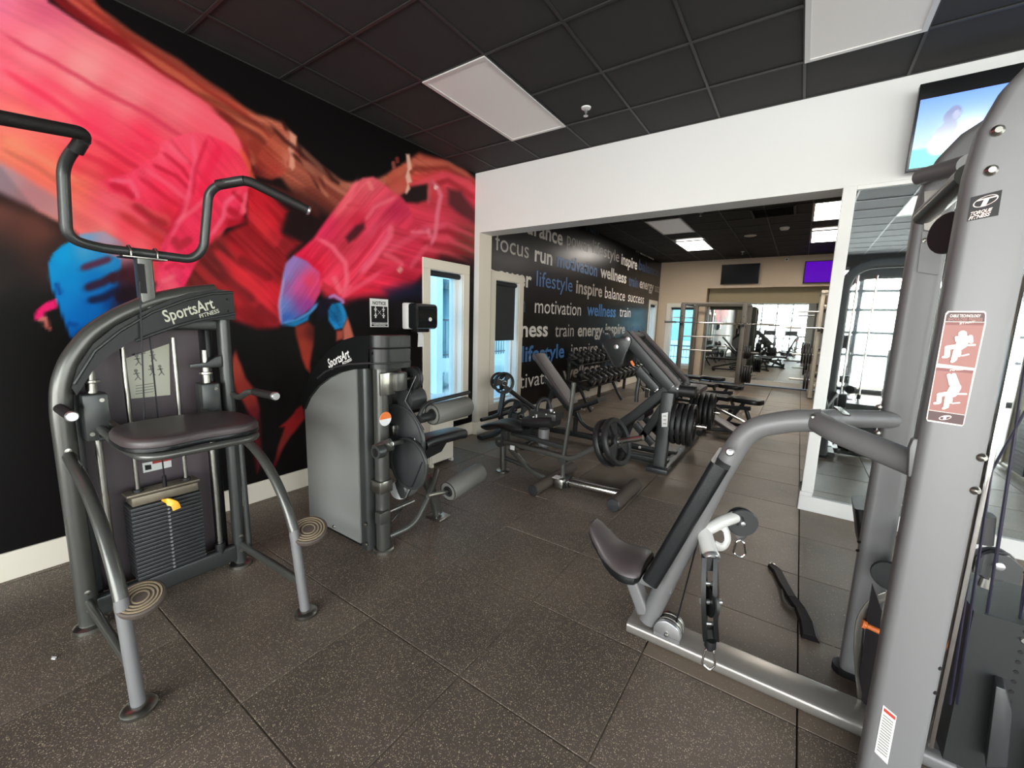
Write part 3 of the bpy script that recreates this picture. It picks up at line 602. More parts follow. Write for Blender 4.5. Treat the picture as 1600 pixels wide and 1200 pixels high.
    # second runner: legs
    c.poly([(461,512),(480,502),(490,510),(490,540),(484,582),(478,575),(468,545),(463,528)], [(466,515,(150,56,42)),(475,540,(180,66,50)),(482,565,(196,66,52)),(488,520,(80,26,24))], 3)
    c.poly([(524,516),(534,515),(534,528),(524,532)], (176,80,66), 2); c.poly([(534,512),(541,496),(545,506),(552,530),(535,532)], (204,108,90), 2)
    c.poly([(436,668),(447,658),(462,640),(474,632),(476,655),(455,682),(438,708),(428,730),(424,728),(432,705),(442,680),(445,668)], [(450,660,(160,34,36)),(470,640,(140,30,32)),(440,690,(130,44,40)),(428,725,(90,20,24))], 2.5)
    return np.clip(c.C, 0, 255)

# BUILD
def print_grid(name, me_pts, quads, rgb, material, parent):
    me = bpy.data.meshes.new(name); n = len(me_pts); me.vertices.add(n); me.vertices.foreach_set('co', np.ascontiguousarray(me_pts, dtype=np.float32).ravel())
    q = np.ascontiguousarray(quads, dtype=np.int32); me.loops.add(q.size); me.loops.foreach_set('vertex_index', q.ravel())
    me.polygons.add(len(q)); me.polygons.foreach_set('loop_start', np.arange(0, q.size, 4, dtype=np.int32)); me.polygons.foreach_set('loop_total', np.full(len(q), 4, dtype=np.int32))
    me.update(calc_edges=True)
    c = rgb/255.; lin = np.where(c <= .04045, c/12.92, ((c+.055)/1.055)**2.4)
    a = me.color_attributes.new('print', 'FLOAT_COLOR', 'POINT'); a.data.foreach_set('color', np.concatenate([lin, np.ones((n, 1))], 1).astype(np.float32).ravel())
    return link(name, me, material, parent)
def build_mural():
    ys = np.arange(-5.2, .0001, .0115); zs = np.linspace(.16, 3.36, 280); Yg, Zg = np.meshgrid(ys, zs, indexing='ij')
    d = np.stack([np.full(Yg.size, -CAM.x), Yg.ravel()-CAM.y, Zg.ravel()-CAM.z], 1); r, u, f = [np.array(v) for v in (CR, CU, CF)]
    w = d @ f; uu = 800+FPX*(d @ r)/w; vv = 600-FPX*(d @ u)/w
    rgb = paint_mural(np.maximum(uu, -55), vv)
    pts = np.stack([np.full(Yg.size, .004), Yg.ravel(), Zg.ravel()], 1); ny, nz = Yg.shape
    i, j = np.meshgrid(np.arange(ny-1), np.arange(nz-1), indexing='ij'); a = (i*nz+j).ravel(); q = np.stack([a, a+nz, a+nz+1, a+1], 1)
    cy = ys[i.ravel()]+.006; cz = zs[j.ravel()]
    q = q[~((cy > W1[0]-.02) & (cy < W1[1]+.02) & (cz > W1[2]-.02) & (cz < W1[3]+.02))]
    print_grid('mural_print', pts, q, rgb, attr_mat('mural_print', .5, .12), wall_left)
build_mural()
# words printed on the dark wall beyond the opening, and the small signs
def word(txt, u0, v0, u1, v1, m, bold=0, full=None, h=None):
    """printed word whose baseline runs between the two photographed points"""
    k = .28345; a = P(740+u0*k, 300+v0*k, 'x', 0); b = P(740+u1*k, 300+v1*k, 'x', 0)
    z = (a.z+b.z)/2; L = abs(b.y-a.y)
    o = lettering(txt, M[m], wall_left, (.003, min(a.y, b.y), z), (0, 1, 0), (0, 0, 1), width=L, height=h or .255, bold=bold, name='printed_word')
    if a.y < W2[1]+.13:                      # the print stops at the window casing
        bm = bmesh.new(); bm.from_mesh(o.data); ya, yb, zb = W2[0]-.115, W2[1]+.115, W2[3]+.115
        for co, no in (((0, ya, 0), (0, 1, 0)), ((0, yb, 0), (0, 1, 0)), ((0, 0, zb), (0, 0, 1)), ((0, .255, 0), (0, 1, 0))):
            bmesh.ops.bisect_plane(bm, geom=bm.verts[:]+bm.edges[:]+bm.faces[:], plane_co=co, plane_no=no)
        kill = [f for f in bm.faces if (ya < f.calc_center_median().y < yb and f.calc_center_median().z < zb) or f.calc_center_median().y < .255]
        bmesh.ops.delete(bm, geom=kill, context='FACES'); bm.to_mesh(o.data); bm.free()
B = .022
for w in [('endurance',  150,196, 490,278, 'wordwhite', B), ('power', 513,300, 638,328, 'wordgrey'), ('lifestyle', 655,328, 800,392, 'wordgrey'), ('inspire', 812,400, 900,425, 'wordwhite', B), ('balance', 908,428, 1018,466, 'worddim', B), ('wellness', 888,331, 993,371, 'wordwhite', B), ('run', 618,213, 688,232, 'worddim', B),  # the first lifestyle is greyed to stand for a highlight washing over it
          ('focus', 118,326, 303,360, 'wordgrey'), ('run', 335,387, 432,397, 'wordwhite', B), ('motivation', 458,415, 680,460, 'wordblue', B), ('wellness', 697,470, 840,502, 'wordwhite', B), ('train', 852,515, 905,526, 'worddim', B), ('energy', 914,524, 990,549, 'wordgrey', B), ('success', 998,550, 1030,556, 'wordgrey'),
          ('power', 78,505, 318,515, 'wordwhite', B), ('lifestyle', 345,518, 543,550, 'wordblue'), ('inspire', 563,557, 707,577, 'wordgrey', B), ('balance', 722,582, 832,602, 'wordwhite'), ('success', 850,605, 937,614, 'wordwhite'),
          ('inspiration', 76,650, 282,658, 'worddim', B), ('motivation', 336,668, 590,680, 'wordwhite'), ('wellness', 623,678, 781,690, 'wordblue', B), ('train', 803,685, 863,692, 'wordwhite'),
          ('wellness', 70,795, 407,800, 'wordwhite', B), ('train', 447,797, 550,797, 'wordgrey'), ('energy', 572,796, 709,790, 'wordgrey', B), ('inspire', 725,782, 832,782, 'wordgrey', B), ('energy', 845,780, 925,776, 'worddim', B),
          ('lifestyle', 262,942, 498,905, 'wordblue', B), ('inspire', 535,905, 682,888, 'wordgrey'), ('train', 705,880, 790,872, 'wordgrey'),
          ('motivation', 135,1100, 468,1048, 'wordwhite'), ('wellness', 490,1030, 705,995, 'wordgrey', B), ('focus', 720,990, 800,975, 'worddim', B)]:
    word(*w)
# notice sign
sg = thing('notice_sign', 'small black and white notice sign with four figures beside the towel dispenser', 'sign', (0.006, -1.49, 1.58))
a = P(578, 466, 'x', .01); b = P(607, 511, 'x', .01); y0, y1, z0, z1 = a.y, b.y, b.z, a.z; wy = y1-y0; hz = z1-z0
part('plate', MB().box((.004, y0, z0), (.010, y1, z1)), M['sticker'], sg, smooth=False)
part('black_field', MB().box((.010, y0+.012, z0+.045), (.0112, y1-.012, z1-.075)), M['ink'], sg, smooth=False)
part('black_strip', MB().box((.010, y0+.012, z0+.008), (.0112, y1-.012, z0+.026)), M['ink'], sg, smooth=False)
lettering('NOTICE', M['ink'], sg, (.0118, y0+.03, z1-.058), (0,1,0), (0,0,1), width=wy-.06, height=.034, bold=.02)
lettering('MAINTAIN SOCIAL', M['ink'], sg, (.0118, y0+.014, z0+.030), (0,1,0), (0,0,1), width=wy-.028, height=.013, bold=.02)
lettering('DISTANCING', M['sticker'], sg, (.0118, y0+.04, z0+.011), (0,1,0), (0,0,1), width=wy-.08, height=.013, bold=.02)
for fy in (.28, .72):
    for fz in (.40, .62):
        c = V(.0118, y0+wy*fy, z0+hz*fz); mb = MB(); mb.lathe(c+V(0,0,.024), (1,0,0), [(0,0),(.007,0),(.007,.001),(0,.001)], 12)
        mb.box((c.x, c.y-.008, c.z-.022), (c.x+.001, c.y+.008, c.z+.016)); mb.box((c.x, c.y-.018, c.z-.002), (c.x+.001, c.y+.018, c.z+.008))
        part('pictogram', mb, M['sticker'], sg, smooth=False)
c = V(.0118, y0+wy*.5, z0+hz*.52); mb = MB()
for s in (1, -1): mb.beam(c+V(0,-.02,-.02*s), c+V(0,.02,.02*s), .001, .003, up=(0, s, -1))
part('arrows', mb, M['sticker'], sg, smooth=False)
# ================================================================ ASSISTED DIP AND CHIN MACHINE (left foreground)
XA, YL, YR = .865, -3.9, -3.235
A = thing('assisted_dip_machine', 'tall grey dip and chin-up machine with padded knee platform and wide overhead bar', 'exercise machine', (XA, (YL+YR)/2, 0))
pa = lambda n, mb, m, label=None, bevel=0, smooth=True, par=None: part(n, mb, M[m], par or A, label, bevel, smooth)
arch = [(XA, YL, .02), (XA, YL, 1.08), (XA, YL+.012, 1.2), (XA, YL+.05, 1.31), (XA, YL+.125, 1.425), (XA, YL+.22, 1.505), (XA, YL+.36, 1.585), (XA, YL+.52, 1.635), (XA, YR-.03, 1.655)]
pa('arch_frame', MB().flat(arch, .078, .075, fil=.05, rad=.034, up=(1,0,0)), 'gunmetal')
pa('far_column', MB().flat([(XA, YR, .02), (XA, YR, 1.62)], .075, .062, rad=.03, up=(0,1,0)), 'gunmetal2')
for y in (YL, YR): pa('foot_pad', MB().lathe((XA, y, 0), (0,0,1), [(0,0),(.062,0),(.062,.018),(.05,.026),(0,.026)]), 'steel')
# moulded arched cover carrying the name
def arc(pts, x): return [V(x, p.y, p.z) for p in pts]
top = [P(u, v, 'x', XA+.06) for u, v in [(112,606),(122,572),(146,537),(180,510),(222,488),(262,470),(300,458),(340,452),(364,455)]]
low = [P(u, v, 'x', XA+.06) for u, v in [(368,500),(330,500),(285,508),(245,518),(215,530),(180,548),(148,575),(120,618)]]
def strip_solid(top, low, x0, x1):
    mb = MB(); n = len(top); L = low[::-1]; ts = [k/(n-1)*(len(L)-1) for k in range(n)]
    lo = [L[int(t)].lerp(L[min(int(t)+1, len(L)-1)], t-int(t)) for t in ts]
    for k in range(n-1):
        a, b, c, d = top[k], top[k+1], lo[k+1], lo[k]
        mb.add([(x0,a.y,a.z),(x0,b.y,b.z),(x0,c.y,c.z),(x0,d.y,d.z),(x1,a.y,a.z),(x1,b.y,b.z),(x1,c.y,c.z),(x1,d.y,d.z)],
               [(0,1,2,3),(7,6,5,4),(0,4,5,1),(3,2,6,7)]+([(0,3,7,4)] if k == 0 else [])+([(1,5,6,2)] if k == n-2 else []))
    return mb
cov = strip_solid(top, low, XA-.09, XA+.06)
cv = pa('cover', cov, 'coverblack')
def inset_strip(t, l, x): return strip_solid(t, l, x, x+.008)
t2 = [p.lerp(q, .16) for p, q in zip(top, [low[::-1][min(7, int(i*7/8))] for i in range(9)])]
pa('cover_ridge', MB().tube([V(XA+.064, p.y, p.z) for p in [P(u, v, 'x', XA+.064) for u, v in [(212,533),(240,522),(275,510),(310,500),(345,494),(367,490)]]], .008), 'charcoal', par=cv)
pa('cover_ridge', MB().tube([P(u, v, 'x', XA+.064) for u, v in [(116,600),(148,549),(188,517),(238,488),(290,469),(330,459),(364,457)]], .007), 'gunmetal2', par=cv)
def brand(parent, o, ex, ey, w, mat_, big=.06, small=.022):
    ex = Vector(ex).normalized(); ey = Vector(ey); o = Vector(o)
    lettering('SportsArt', mat_, parent, o, ex, ey, width=w, height=big, bold=.016, shear=.15)
    lettering('FITNESS', mat_, parent, o+ex*w*.62-ey.normalized()*small*1.35, ex, ey, width=w*.42, height=small, bold=.016, shear=.1)
a = P(259, 503.5, 'x', XA+.0645); b = P(337, 481, 'x', XA+.0645); ex = b-a
brand(A, a, ex, Vector((1,0,0)).cross(ex.normalized()), ex.length, M['label'], .060, .021)
for u, v in ((356,468),(358,486)): c = P(u, v, 'x', XA+.062); pa('screw', MB().cyl(c, c+V(.005,0,0), .007, 10), 'ink', par=cv)
# rear shroud, base and weight stack
pa('shroud', MB().prism([(XA-.17, y, z) for y, z in [(YL+.07,.08),(YR-.06,.08),(YR-.06,1.55),(YR-.2,1.53),(YL+.30,1.44),(YL+.20,1.36),(YL+.12,1.26),(YL+.07,1.10)]], (.015, 0, 0)), 'shroud2', bevel=.004, smooth=False)
pa('side_panel', MB().box((XA-.17, YL+.03, .05), (XA-.06, YL+.07, 1.2)), 'charcoal', bevel=.006)
pa('side_panel', MB().box((XA-.17, YR-.07, .05), (XA-.06, YR-.035, 1.48)), 'coverblack', bevel=.006)
pa('base_beam', MB().flat([(XA, YL+.03, .1), (XA, YR-.03, .1)], .05, .1, up=(0,0,1)), 'gunmetal2')
pa('top_beam', MB().flat([(XA-.03, YR-.02, 1.47), (XA-.03, YR-.3, 1.47)], .05, .06, up=(0,0,1)), 'gunmetal2')
SY0, SY1, SX0, SX1 = -3.715, -3.415, XA-.1, XA+.03
for k in range(19):
    z = .155+k*.0208
    mb = MB().box((SX0, SY0, z), (SX1, SY1, z+.0185)); o = pa('weight_plate', mb, 'charcoal', bevel=.004)
    pa('plate_hole', MB().cyl((SX1-.001, -3.565, z+.009), (SX1+.0012, -3.565, z+.009), .0062, 8), 'alu', par=o)
pa('top_plate', MB().box((SX0+.01, SY0+.01, .555), (SX1-.005, SY1-.01, .60)).box((SX0+.02, SY0-.005, .60), (SX1-.02, SY1+.005, .612)), 'wornsteel', bevel=.003)
pa('weight_pin', MB().flat([(SX1, -3.578, .545), (SX1+.03, -3.572, .55), (SX1+.05, -3.55, .535), (SX1+.055, -3.545, .505)], .035, .012, fil=.01, up=(1,0,0)), 'yellow')
for y in (-3.665, -3.46):
    pa('guide_rod', MB().cyl((XA-.035, y, .12), (XA-.035, y, 1.40), .0105, 14), 'steel')
    pa('rubber_stop', MB().cyl((XA-.035, y, .575), (XA-.035, y, .625), .022), 'rubber'); 
for y in (YL+.105, YR-.10):
    pa('carriage_rod', MB().cyl((XA+.0, y, .14), (XA+.0, y, 1.33), .0145, 14), 'steel')
    pa('rubber_stop', MB().cyl((XA, y, .13), (XA, y, .19), .026), 'rubber')
pa('cable', MB().tube([(SX1-.04, -3.56, .6), (SX1-.04, -3.56, 1.46)], .0035, seg=6), 'cable')
pa('cable_end', MB().cyl((SX1-.04, -3.56, .61), (SX1-.04, -3.56, .67), .009), 'ink')
pa('cable', MB().tube([P(218, 440, 'x', XA+.08), P(226, 655, 'x', XA+.08)], .0032, seg=6), 'cable', 'cable running down in front of the cover')
# placards
def quad_plate(px, x, th=.002):
    return MB().prism([P(u, v, 'x', x) for u, v in px], (th, 0, 0))
xs = XA-.154
pl = pa('instruction_placard', quad_plate([(196,560),(264,537),(266,617),(205,623)], xs), 'label', smooth=False)
for (u, v, w_, h_) in [(214,562,10,12),(238,556,12,16),(213,585,12,14),(236,578,10,16),(250,578,9,14)]:
    c = P(u, v, 'x', xs+.003); mb = MB().lathe(c+V(0,0,.02), (1,0,0), [(0,0),(.008,0),(.008,.0008),(0,.0008)], 10)
    mb.beam(c+V(0,0,.012), c+V(0,.006,-.012), .0008, .008, up=(0,1,0)); mb.beam(c+V(0,-.012,.002), c+V(0,.014,.006), .0008, .005); mb.beam(c+V(0,.006,-.012), c+V(0,-.008,-.03), .0008, .005, up=(0,1,0)); mb.beam(c+V(0,.006,-.012), c+V(0,.016,-.03), .0008, .005, up=(0,1,0))
    pa('pictogram', mb, 'inkgrey', smooth=False, par=pl)
for k in range(4):
    a = P(212, 603+k*4.2, 'x', xs+.003); b = P(240, 599+k*4.2, 'x', xs+.003); pa('text_line', MB().beam(a, b, .0008, .004), 'inkgrey', smooth=False, par=pl)
a = P(207, 556, 'x', xs+.003); lettering('MUSCLES', M['ink'], pl, a, (0,1,.18), (0,-.18,1), width=.055, height=.011, bold=.02)
pl = pa('warning_placard', quad_plate([(222,724),(267,715),(268,729),(224,739)], XA-.154), 'sticker', smooth=False)
pa('red_band', quad_plate([(238,720.5),(267,714.5),(267.3,719),(238.3,725)], XA-.1515, .0008), 'red', smooth=False, par=pl)
pa('black_mark', quad_plate([(226,727),(236,726),(237,733),(227,735)], XA-.1515, .0008), 'ink', smooth=False, par=pl)
# carriage blocks and knee platform
for y, s in ((YL+.105, 1), (YR-.10, -1)):
    cb = pa('carriage_block', MB().box((XA-.045, y-.045, .93), (XA+.055, y+.045, 1.15)), 'gunmetal2', bevel=.01)
    pa('bolt', MB().cyl((XA+.055, y+.02, 1.12), (XA+.06, y+.02, 1.12), .009), 'steel', par=cb); pa('bolt', MB().cyl((XA+.055, y-.025, .965), (XA+.06, y-.025, .965), .009), 'steel', par=cb)
    pa('buffer', MB().lathe((XA, y, 1.15), (0,0,1), [(.02,0),(.02,.045),(.032,.05),(.032,.06),(.018,.062),(.018,.10),(0,.10)]), 'steel', par=cb)
    pa('arm_plate', MB().prism([(XA+.03, y+s*.03, 1.02), (XA+.17, y+s*.05, .99), (XA+.17, y+s*.05, .955), (XA+.03, y+s*.03, .985)], (0, s*.02, 0)), 'steel', par=cb)
xa, xb, ya, yb = 1.0, 1.46, -3.80, -3.30; zt = 1.0
ftube = [(XA+.05, ya+.01, .985), (1.2, ya+.01, .958), (xb-.01, ya+.03, .945), (xb-.01, yb-.03, .945), (1.2, yb-.01, .958), (XA+.05, yb-.01, .985)]
pa('platform_frame', MB().tube(ftube, .017, fil=.09), 'gunmetal')
pa('cross_tube', MB().tube([(XA+.06, ya, .94), (XA+.06, yb, .94)], .013), 'gunmetal2')
def pad_mesh(cx, cy, hx, hy, z0, th, waist=.0, n=40, e=3.2, crown=.0):
    ring = []
    for k in range(n):
        t = 2*math.pi*k/n; c, s = math.cos(t), math.sin(t)
        x = hx*abs(c)**(2/e)*(1 if c >= 0 else -1); y = hy*abs(s)**(2/e)*(1 if s >= 0 else -1)
        if x > 0: x -= waist*math.exp(-(y/(hy*.45))**2)
        ring.append((x, y))
    mb = MB(); vs = []
    prof = [(.97, 0), (1, th*.25), (1, th*.72), (.975, th*.92), (.93, th), (.6, th-crown*.4), (.3, th-crown*.8), (.02, th-crown)]
    for sc, h in prof: vs += [(cx+x*sc, cy+y*sc, z0+h) for x, y in ring]
    m = len(prof); fs = [(i*n+j, i*n+(j+1)%n, (i+1)*n+(j+1)%n, (i+1)*n+j) for i in range(m-1) for j in range(n)]
    fs += [tuple(range(n))[::-1], tuple((m-1)*n+j for j in range(n))]
    return mb.add(vs, fs)
kp = pa('knee_pad', pad_mesh(1.235, -3.55, .235, .262, .965, .055, waist=.035, crown=.004), 'vinyl')
pa('pad_side', pad_mesh(1.235, -3.55, .237, .264, .960, .03, waist=.035), 'blackvinyl', par=kp)
# dip handles
for y, s in ((YL, -1), (YR, 1)):
    yo = y+s*.01
    hd = pa('dip_handle', MB().tube([(XA+.03, yo, 1.075), (XA+.10, yo+s*.005, 1.06), (XA+.24, yo+s*.0, 1.115), (XA+.32, yo, 1.12)] if s > 0 else [(XA+.02, yo, 1.10), (XA+.1, yo, 1.10)], .0165, fil=.05), 'gunmetal')
    a, b = ((XA+.31, yo, 1.121), (XA+.52, yo, 1.125)) if s > 0 else ((XA+.05, yo, 1.10), (XA+.27, yo, 1.10))
    pa('grip', MB().cyl(a, b, .021), 'grip', par=hd)
    e = V(*b); pa('end_cap', MB().lathe(e, (1,0,0), [(.021,0),(.022,.012),(.018,.018),(0,.018)]), 'alu', par=hd)
# chin-up bar on its post
px, py = XA-.0, -3.56
pa('bar_post', MB().flat([(px, py, 1.55), (px, py, 1.785)], .07, .06, rad=.008, up=(0,1,0)), 'gunmetal')
pa('pulley_slot', MB().box((px+.031, py-.03, 1.62), (px+.036, py-.005, 1.76)), 'ink', smooth=False)
pl = pa('clamp_plate', MB().box((px-.05, py-.085, 1.785), (px+.05, py+.085, 1.793)), 'steel', bevel=.002)
for dy in (-.05, .05): pa('u_bolt', MB().tube([(px-.035, py+dy, 1.79), (px-.035, py+dy, 1.83), (px, py+dy, 1.848), (px+.035, py+dy, 1.83), (px+.035, py+dy, 1.79)], .0045, fil=.03, seg=8), 'steel', par=pl)
zc = 1.815
def bar(pts, r=.0215, fil=.07): return MB().tube(pts, r, fil=fil, seg=16)
rt = [(px, py, zc), (px+.01, -3.36, zc-.005), P(318, 390, 'x', px+.03), P(326, 300, 'x', px+.06), P(345, 287, 'x', px+.12)]
rt += [P(382, 281, 'x', px+.22)]
lt = [(px, py, zc), (px+.01, -3.72, zc+.0), P(104, 372, 'x', px+.03), P(98, 262, 'x', px+.06), P(112, 236, 'x', px+.12), P(132, 218, 'x', px+.22)]
cb = pa('chin_bar', bar(rt), 'gunmetal2'); pa('chin_bar_half', bar(lt), 'gunmetal2', par=cb)
r0, r1 = P(340, 289, 'x', px+.105), P(480, 328, 'x', px+.30)
g1 = bar([r0, P(385, 281, 'x', px+.22), r1], .0245, .04)
pa('grip', g1, 'grip', par=cb)
d = (r1-P(385, 281, 'x', px+.22)).normalized(); pa('end_cap', MB().lathe(r1, d, [(.025,0),(.026,.01),(.018,.016),(0,.016)]), 'alu', par=cb)
lk = P(134, 209, 'x', px+.22); l1 = lk+V(.10, -.30, -.06)
pa('grip', bar([P(118, 236, 'x', px+.17), lk, l1], .025, .03), 'grip', par=cb)
d = (l1-lk).normalized(); pa('end_cap', MB().lathe(l1, d, [(.025,0),(.026,.01),(.018,.016),(0,.016)]), 'alu', par=cb)
# bowed front legs with tread pegs
for y, s in ((YL, -1), (YR, 1)):
    pts = [(XA+.03, y, .875), (XA+.12, y, .855), (1.20, y, .79), (1.36, y, .685), (1.47, y, .56), (1.53, y, .44)]
    lg = pa('front_leg', MB().tube(pts, .024, fil=.12, seg=16), 'gunmetal')
    pa('leg_post', MB().tube([(1.525, y, .45), (1.60, y, .02)], .0235, seg=16), 'silver', par=lg)
    pa('foot_pad', MB().lathe((1.602, y, 0), (0,0,1), [(0,0),(.055,0),(.058,.016),(.045,.028),(.024,.03),(0,.03)]), 'steel', par=lg)
    yo = y-s*.0+(.055 if s < 0 else .075)
    R_p = .080 if s < 0 else .092; tx = V(.34, -.16, .93).normalized(); o_p = V(1.53, yo, .415)
    pg = pa('step_peg', MB().lathe(o_p-tx*.02, tx, [(0,0),(R_p-.003,0),(R_p,.008),(R_p,.022),(R_p-.005,.027),(0,.027)], 32), 'wornrubber')
    for r in [R_p*q_ for q_ in (.34, .52, .68, .83)]: pa('tread_ring', MB().lathe(o_p+tx*.006, tx, [(r-.004,0),(r-.003,.004),(r+.002,.004),(r+.003,0)], 32, closed=True), 'wornring', par=pg)
    pa('base_brace', MB().flat([(XA+.04, y, .145), (1.555, y, .17)], .03, .045, rad=.012, up=(0,0,1)), 'gunmetal', par=lg)
    for z in (.9, .2, .11): pa('bolt', MB().lathe((XA+.032, y, z), (1,0,0), [(.013,0),(.012,.006),(0,.008)], 12), 'steel')
pa('rear_strut', MB().tube([(XA+.07, YR+.02, .84), (XA+.09, YR+.02, .14)], .014), 'gunmetal2')
pa('stop_bracket', MB().prism([(XA+.0, YR-.03, 1.30), (XA, YR-.06, 1.29), (XA, YR-.1, 1.265), (XA, YR-.18, 1.258), (XA, YR-.18, 1.24), (XA, YR-.09, 1.235), (XA, YR-.03, 1.235)], (.03, 0, 0)), 'gunmetal2', bevel=.002)
# ================================================================ SHARED: WEIGHT PLATES
def plate_mb(c, ax, R, th, spokes=3, rot=.3):
    c = Vector(c); ax = Vector(ax).normalized(); u = ax.orthogonal().normalized(); w = ax.cross(u); h = th/2
    mb = MB().lathe(c, ax, [(R*.80,-h*.7),(R*.86,-h),(R*.97,-h),(R,-h*.6),(R,h*.6),(R*.97,h),(R*.86,h),(R*.80,h*.7)], 36, closed=True)
    mb.lathe(c, ax, [(.026,-h*.8),(R*.26,-h*.8),(R*.30,-h*.5),(R*.30,h*.5),(R*.26,h*.8),(.026,h*.8)], 24, closed=True)
    for k in range(spokes):
        a = rot+2*math.pi*k/spokes; d = u*math.cos(a)+w*math.sin(a); s = ax.cross(d)
        q = [c+d*R*.25-s*R*.13, c+d*R*.83-s*R*.30, c+d*R*.83+s*R*.30, c+d*R*.25+s*R*.13]
        mb.prism([p-ax*h*.45 for p in q], ax*h*.9)
    return mb
def plates(n, c, ax, R, th, gap, where, group, order, name='weight_plate', spokes=3):
    ax = Vector(ax).normalized(); c = Vector(c)
    for k in range(n):
        p = c+ax*k*gap
        lab = ('black weight plate on %s, %s' % (where, order[k])) if n > 1 else 'black weight plate on '+where
        t = thing(name, lab, 'weight plate', p, group)
        part('disc', plate_mb(p, ax, R, th, spokes, .3+k*.4), M['rubber'], t)
        part('sleeve_ring', MB().lathe(p, ax, [(.0255,-th/2),(.034,-th/2),(.034,th/2+.001),(.0255,th/2+.001)], 20, closed=True), M['steel'], t)
def roller_pad(p, a, b, r, par, mat_='foam'):
    a = Vector(a); b = Vector(b); d = (b-a).normalized(); L = (b-a).length
    o = p('roller_pad', MB().lathe(a, d, [(r*.55,0),(r*.9,0),(r,.012),(r,L-.012),(r*.9,L),(0,L)], 28), mat_, par=par)
    p('roller_cap', MB().lathe(a-d*.006, d, [(.02,.004),(r*.5,.0),(r*.52,.008),(r*.86,.008),(r*.93,.0),(r*.93,.02),(r*.5,.02)], 28), 'rubber', par=o)
    return o
# ================================================================ LEG EXTENSION MACHINE (grey shroud)
Bm = thing('leg_extension_machine', 'leg extension machine with tall plain grey shroud, black curved cover and grey rollers', 'exercise machine', (1.3, -2.55, 0))
pb = lambda n, mb, m, label=None, bevel=0, smooth=True, par=None: part(n, mb, M[m], par or Bm, label, bevel, smooth)
y0, y1 = -2.69, -2.50
f = [P(u, v, 'y', y0) for u, v in [(476,634),(482,622),(492,604),(508,588),(530,576),(557,571)]]
poly = [(.69, y0, .045)]+[(p.x, y0, p.z) for p in f]+[(1.30, y0, 1.235), (1.30, y0, .045)]
pb('side_shroud', MB().prism(poly, (0, .012, 0)), 'shroud', bevel=.002, smooth=False)
pb('side_shroud', MB().prism([(a, y1, c) for a, b, c in poly], (0, .012, 0)), 'shroud', bevel=.002, smooth=False)
pb('rear_panel', MB().box((.67, y0+.012, .05), (.70, y1, .86)), 'charcoal', bevel=.003)
pb('bottom_frame', MB().box((.70, y0+.02, .01), (1.34, y1, .05)), 'coverblack', bevel=.004)
pb('edge_post', MB().flat([(1.335, y0+.045, .01), (1.335, y0+.045, 1.25)], .085, .075, rad=.02, up=(0,1,0)), 'gunmetal2')
pb('front_post', MB().flat([(1.425, y0+.09, .02), (1.425, y0+.09, 1.25)], .078, .085, rad=.028, up=(0,1,0)), 'gunmetal')
pb('foot_pad', MB().lathe((1.425, y0+.09, 0), (0,0,1), [(0,0),(.068,0),(.068,.018),(.06,.026),(0,.026)]), 'steel')
for z in (.20, .06): pb('bolt', MB().lathe((1.36, y0, z), (0,-1,0), [(.014,0),(.013,.008),(0,.011)], 12), 'steel')
pb('bolt', MB().lathe((1.0, y0, .07), (0,-1,0), [(.012,0),(.010,.008),(0,.01)], 12), 'steel')
# moulded cover wrapping round the front
tp = [P(u, v, 'y', y0-.015) for u, v in [(470,624),(480,596),(495,569),(515,546),(535,532),(555,526),(578,524)]]
lw = [P(u, v, 'y', y0-.015) for u, v in [(475,640),(483,622),(497,604),(514,591),(532,582),(553,577),(576,576)]]
mb = MB()
for k in range(6):
    q = []
    for yy in (y0-.02, y1+.03): q += [(tp[k].x, yy, tp[k].z), (tp[k+1].x, yy, tp[k+1].z), (lw[k+1].x, yy, lw[k+1].z), (lw[k].x, yy, lw[k].z)]
    mb.add(q, [(0,1,2,3),(7,6,5,4),(0,4,5,1),(3,2,6,7)]+([(0,3,7,4)] if k == 0 else []))
zt, zl = tp[-1].z, lw[-1].z; xe = tp[-1].x
n = 8; ring = [(xe+.085*math.sin(t), (y0-.02)+.085*(1-math.cos(t))) for t in [math.pi/2*k/n for k in range(n+1)]]+[(xe+.085, y1+.03)]
fr = MB(); bt = []
for zz in (zl, zt): bt.append([(x, y, zz) for x, y in ring]+[(xe-.002, y1+.03, zz), (xe-.002, y0-.02, zz)])
m_ = len(bt[0]); fr.add(bt[0]+bt[1], [(i, (i+1)%m_, m_+(i+1)%m_, m_+i) for i in range(m_)]+[tuple(range(m_))[::-1], tuple(range(m_, 2*m_))])
mb.add(fr.v, fr.f); cv = pb('cover', mb, 'coverblack')
pb('cover_groove', MB().tube([(x*1.0+.001, y-.001, zt-.075) for x, y in ring], .006, seg=6), 'ink', par=cv)
pb('cover_ridge', MB().tube([P(u, v, 'y', y0-.022) for u, v in [(496,591),(508,581),(525,573),(545,569)]]+[(x+.002, y-.002, zl+.035) for x, y in ring], .006, seg=8), 'charcoal', par=cv)
for dz in (.085, .145): pb('screw_hole', MB().cyl((xe+.02, y0-.018, zt-dz-.02), (xe+.02, y0-.024, zt-dz-.02), .009, 10), 'ink', par=cv)
a = P(514, 575, 'y', y0-.0225); b = P(547, 558, 'y', y0-.0225); ex = b-a
brand(Bm, a, ex, (-(ex.normalized().z), 0, ex.normalized().x), ex.length, M['sticker'], .06, .018)
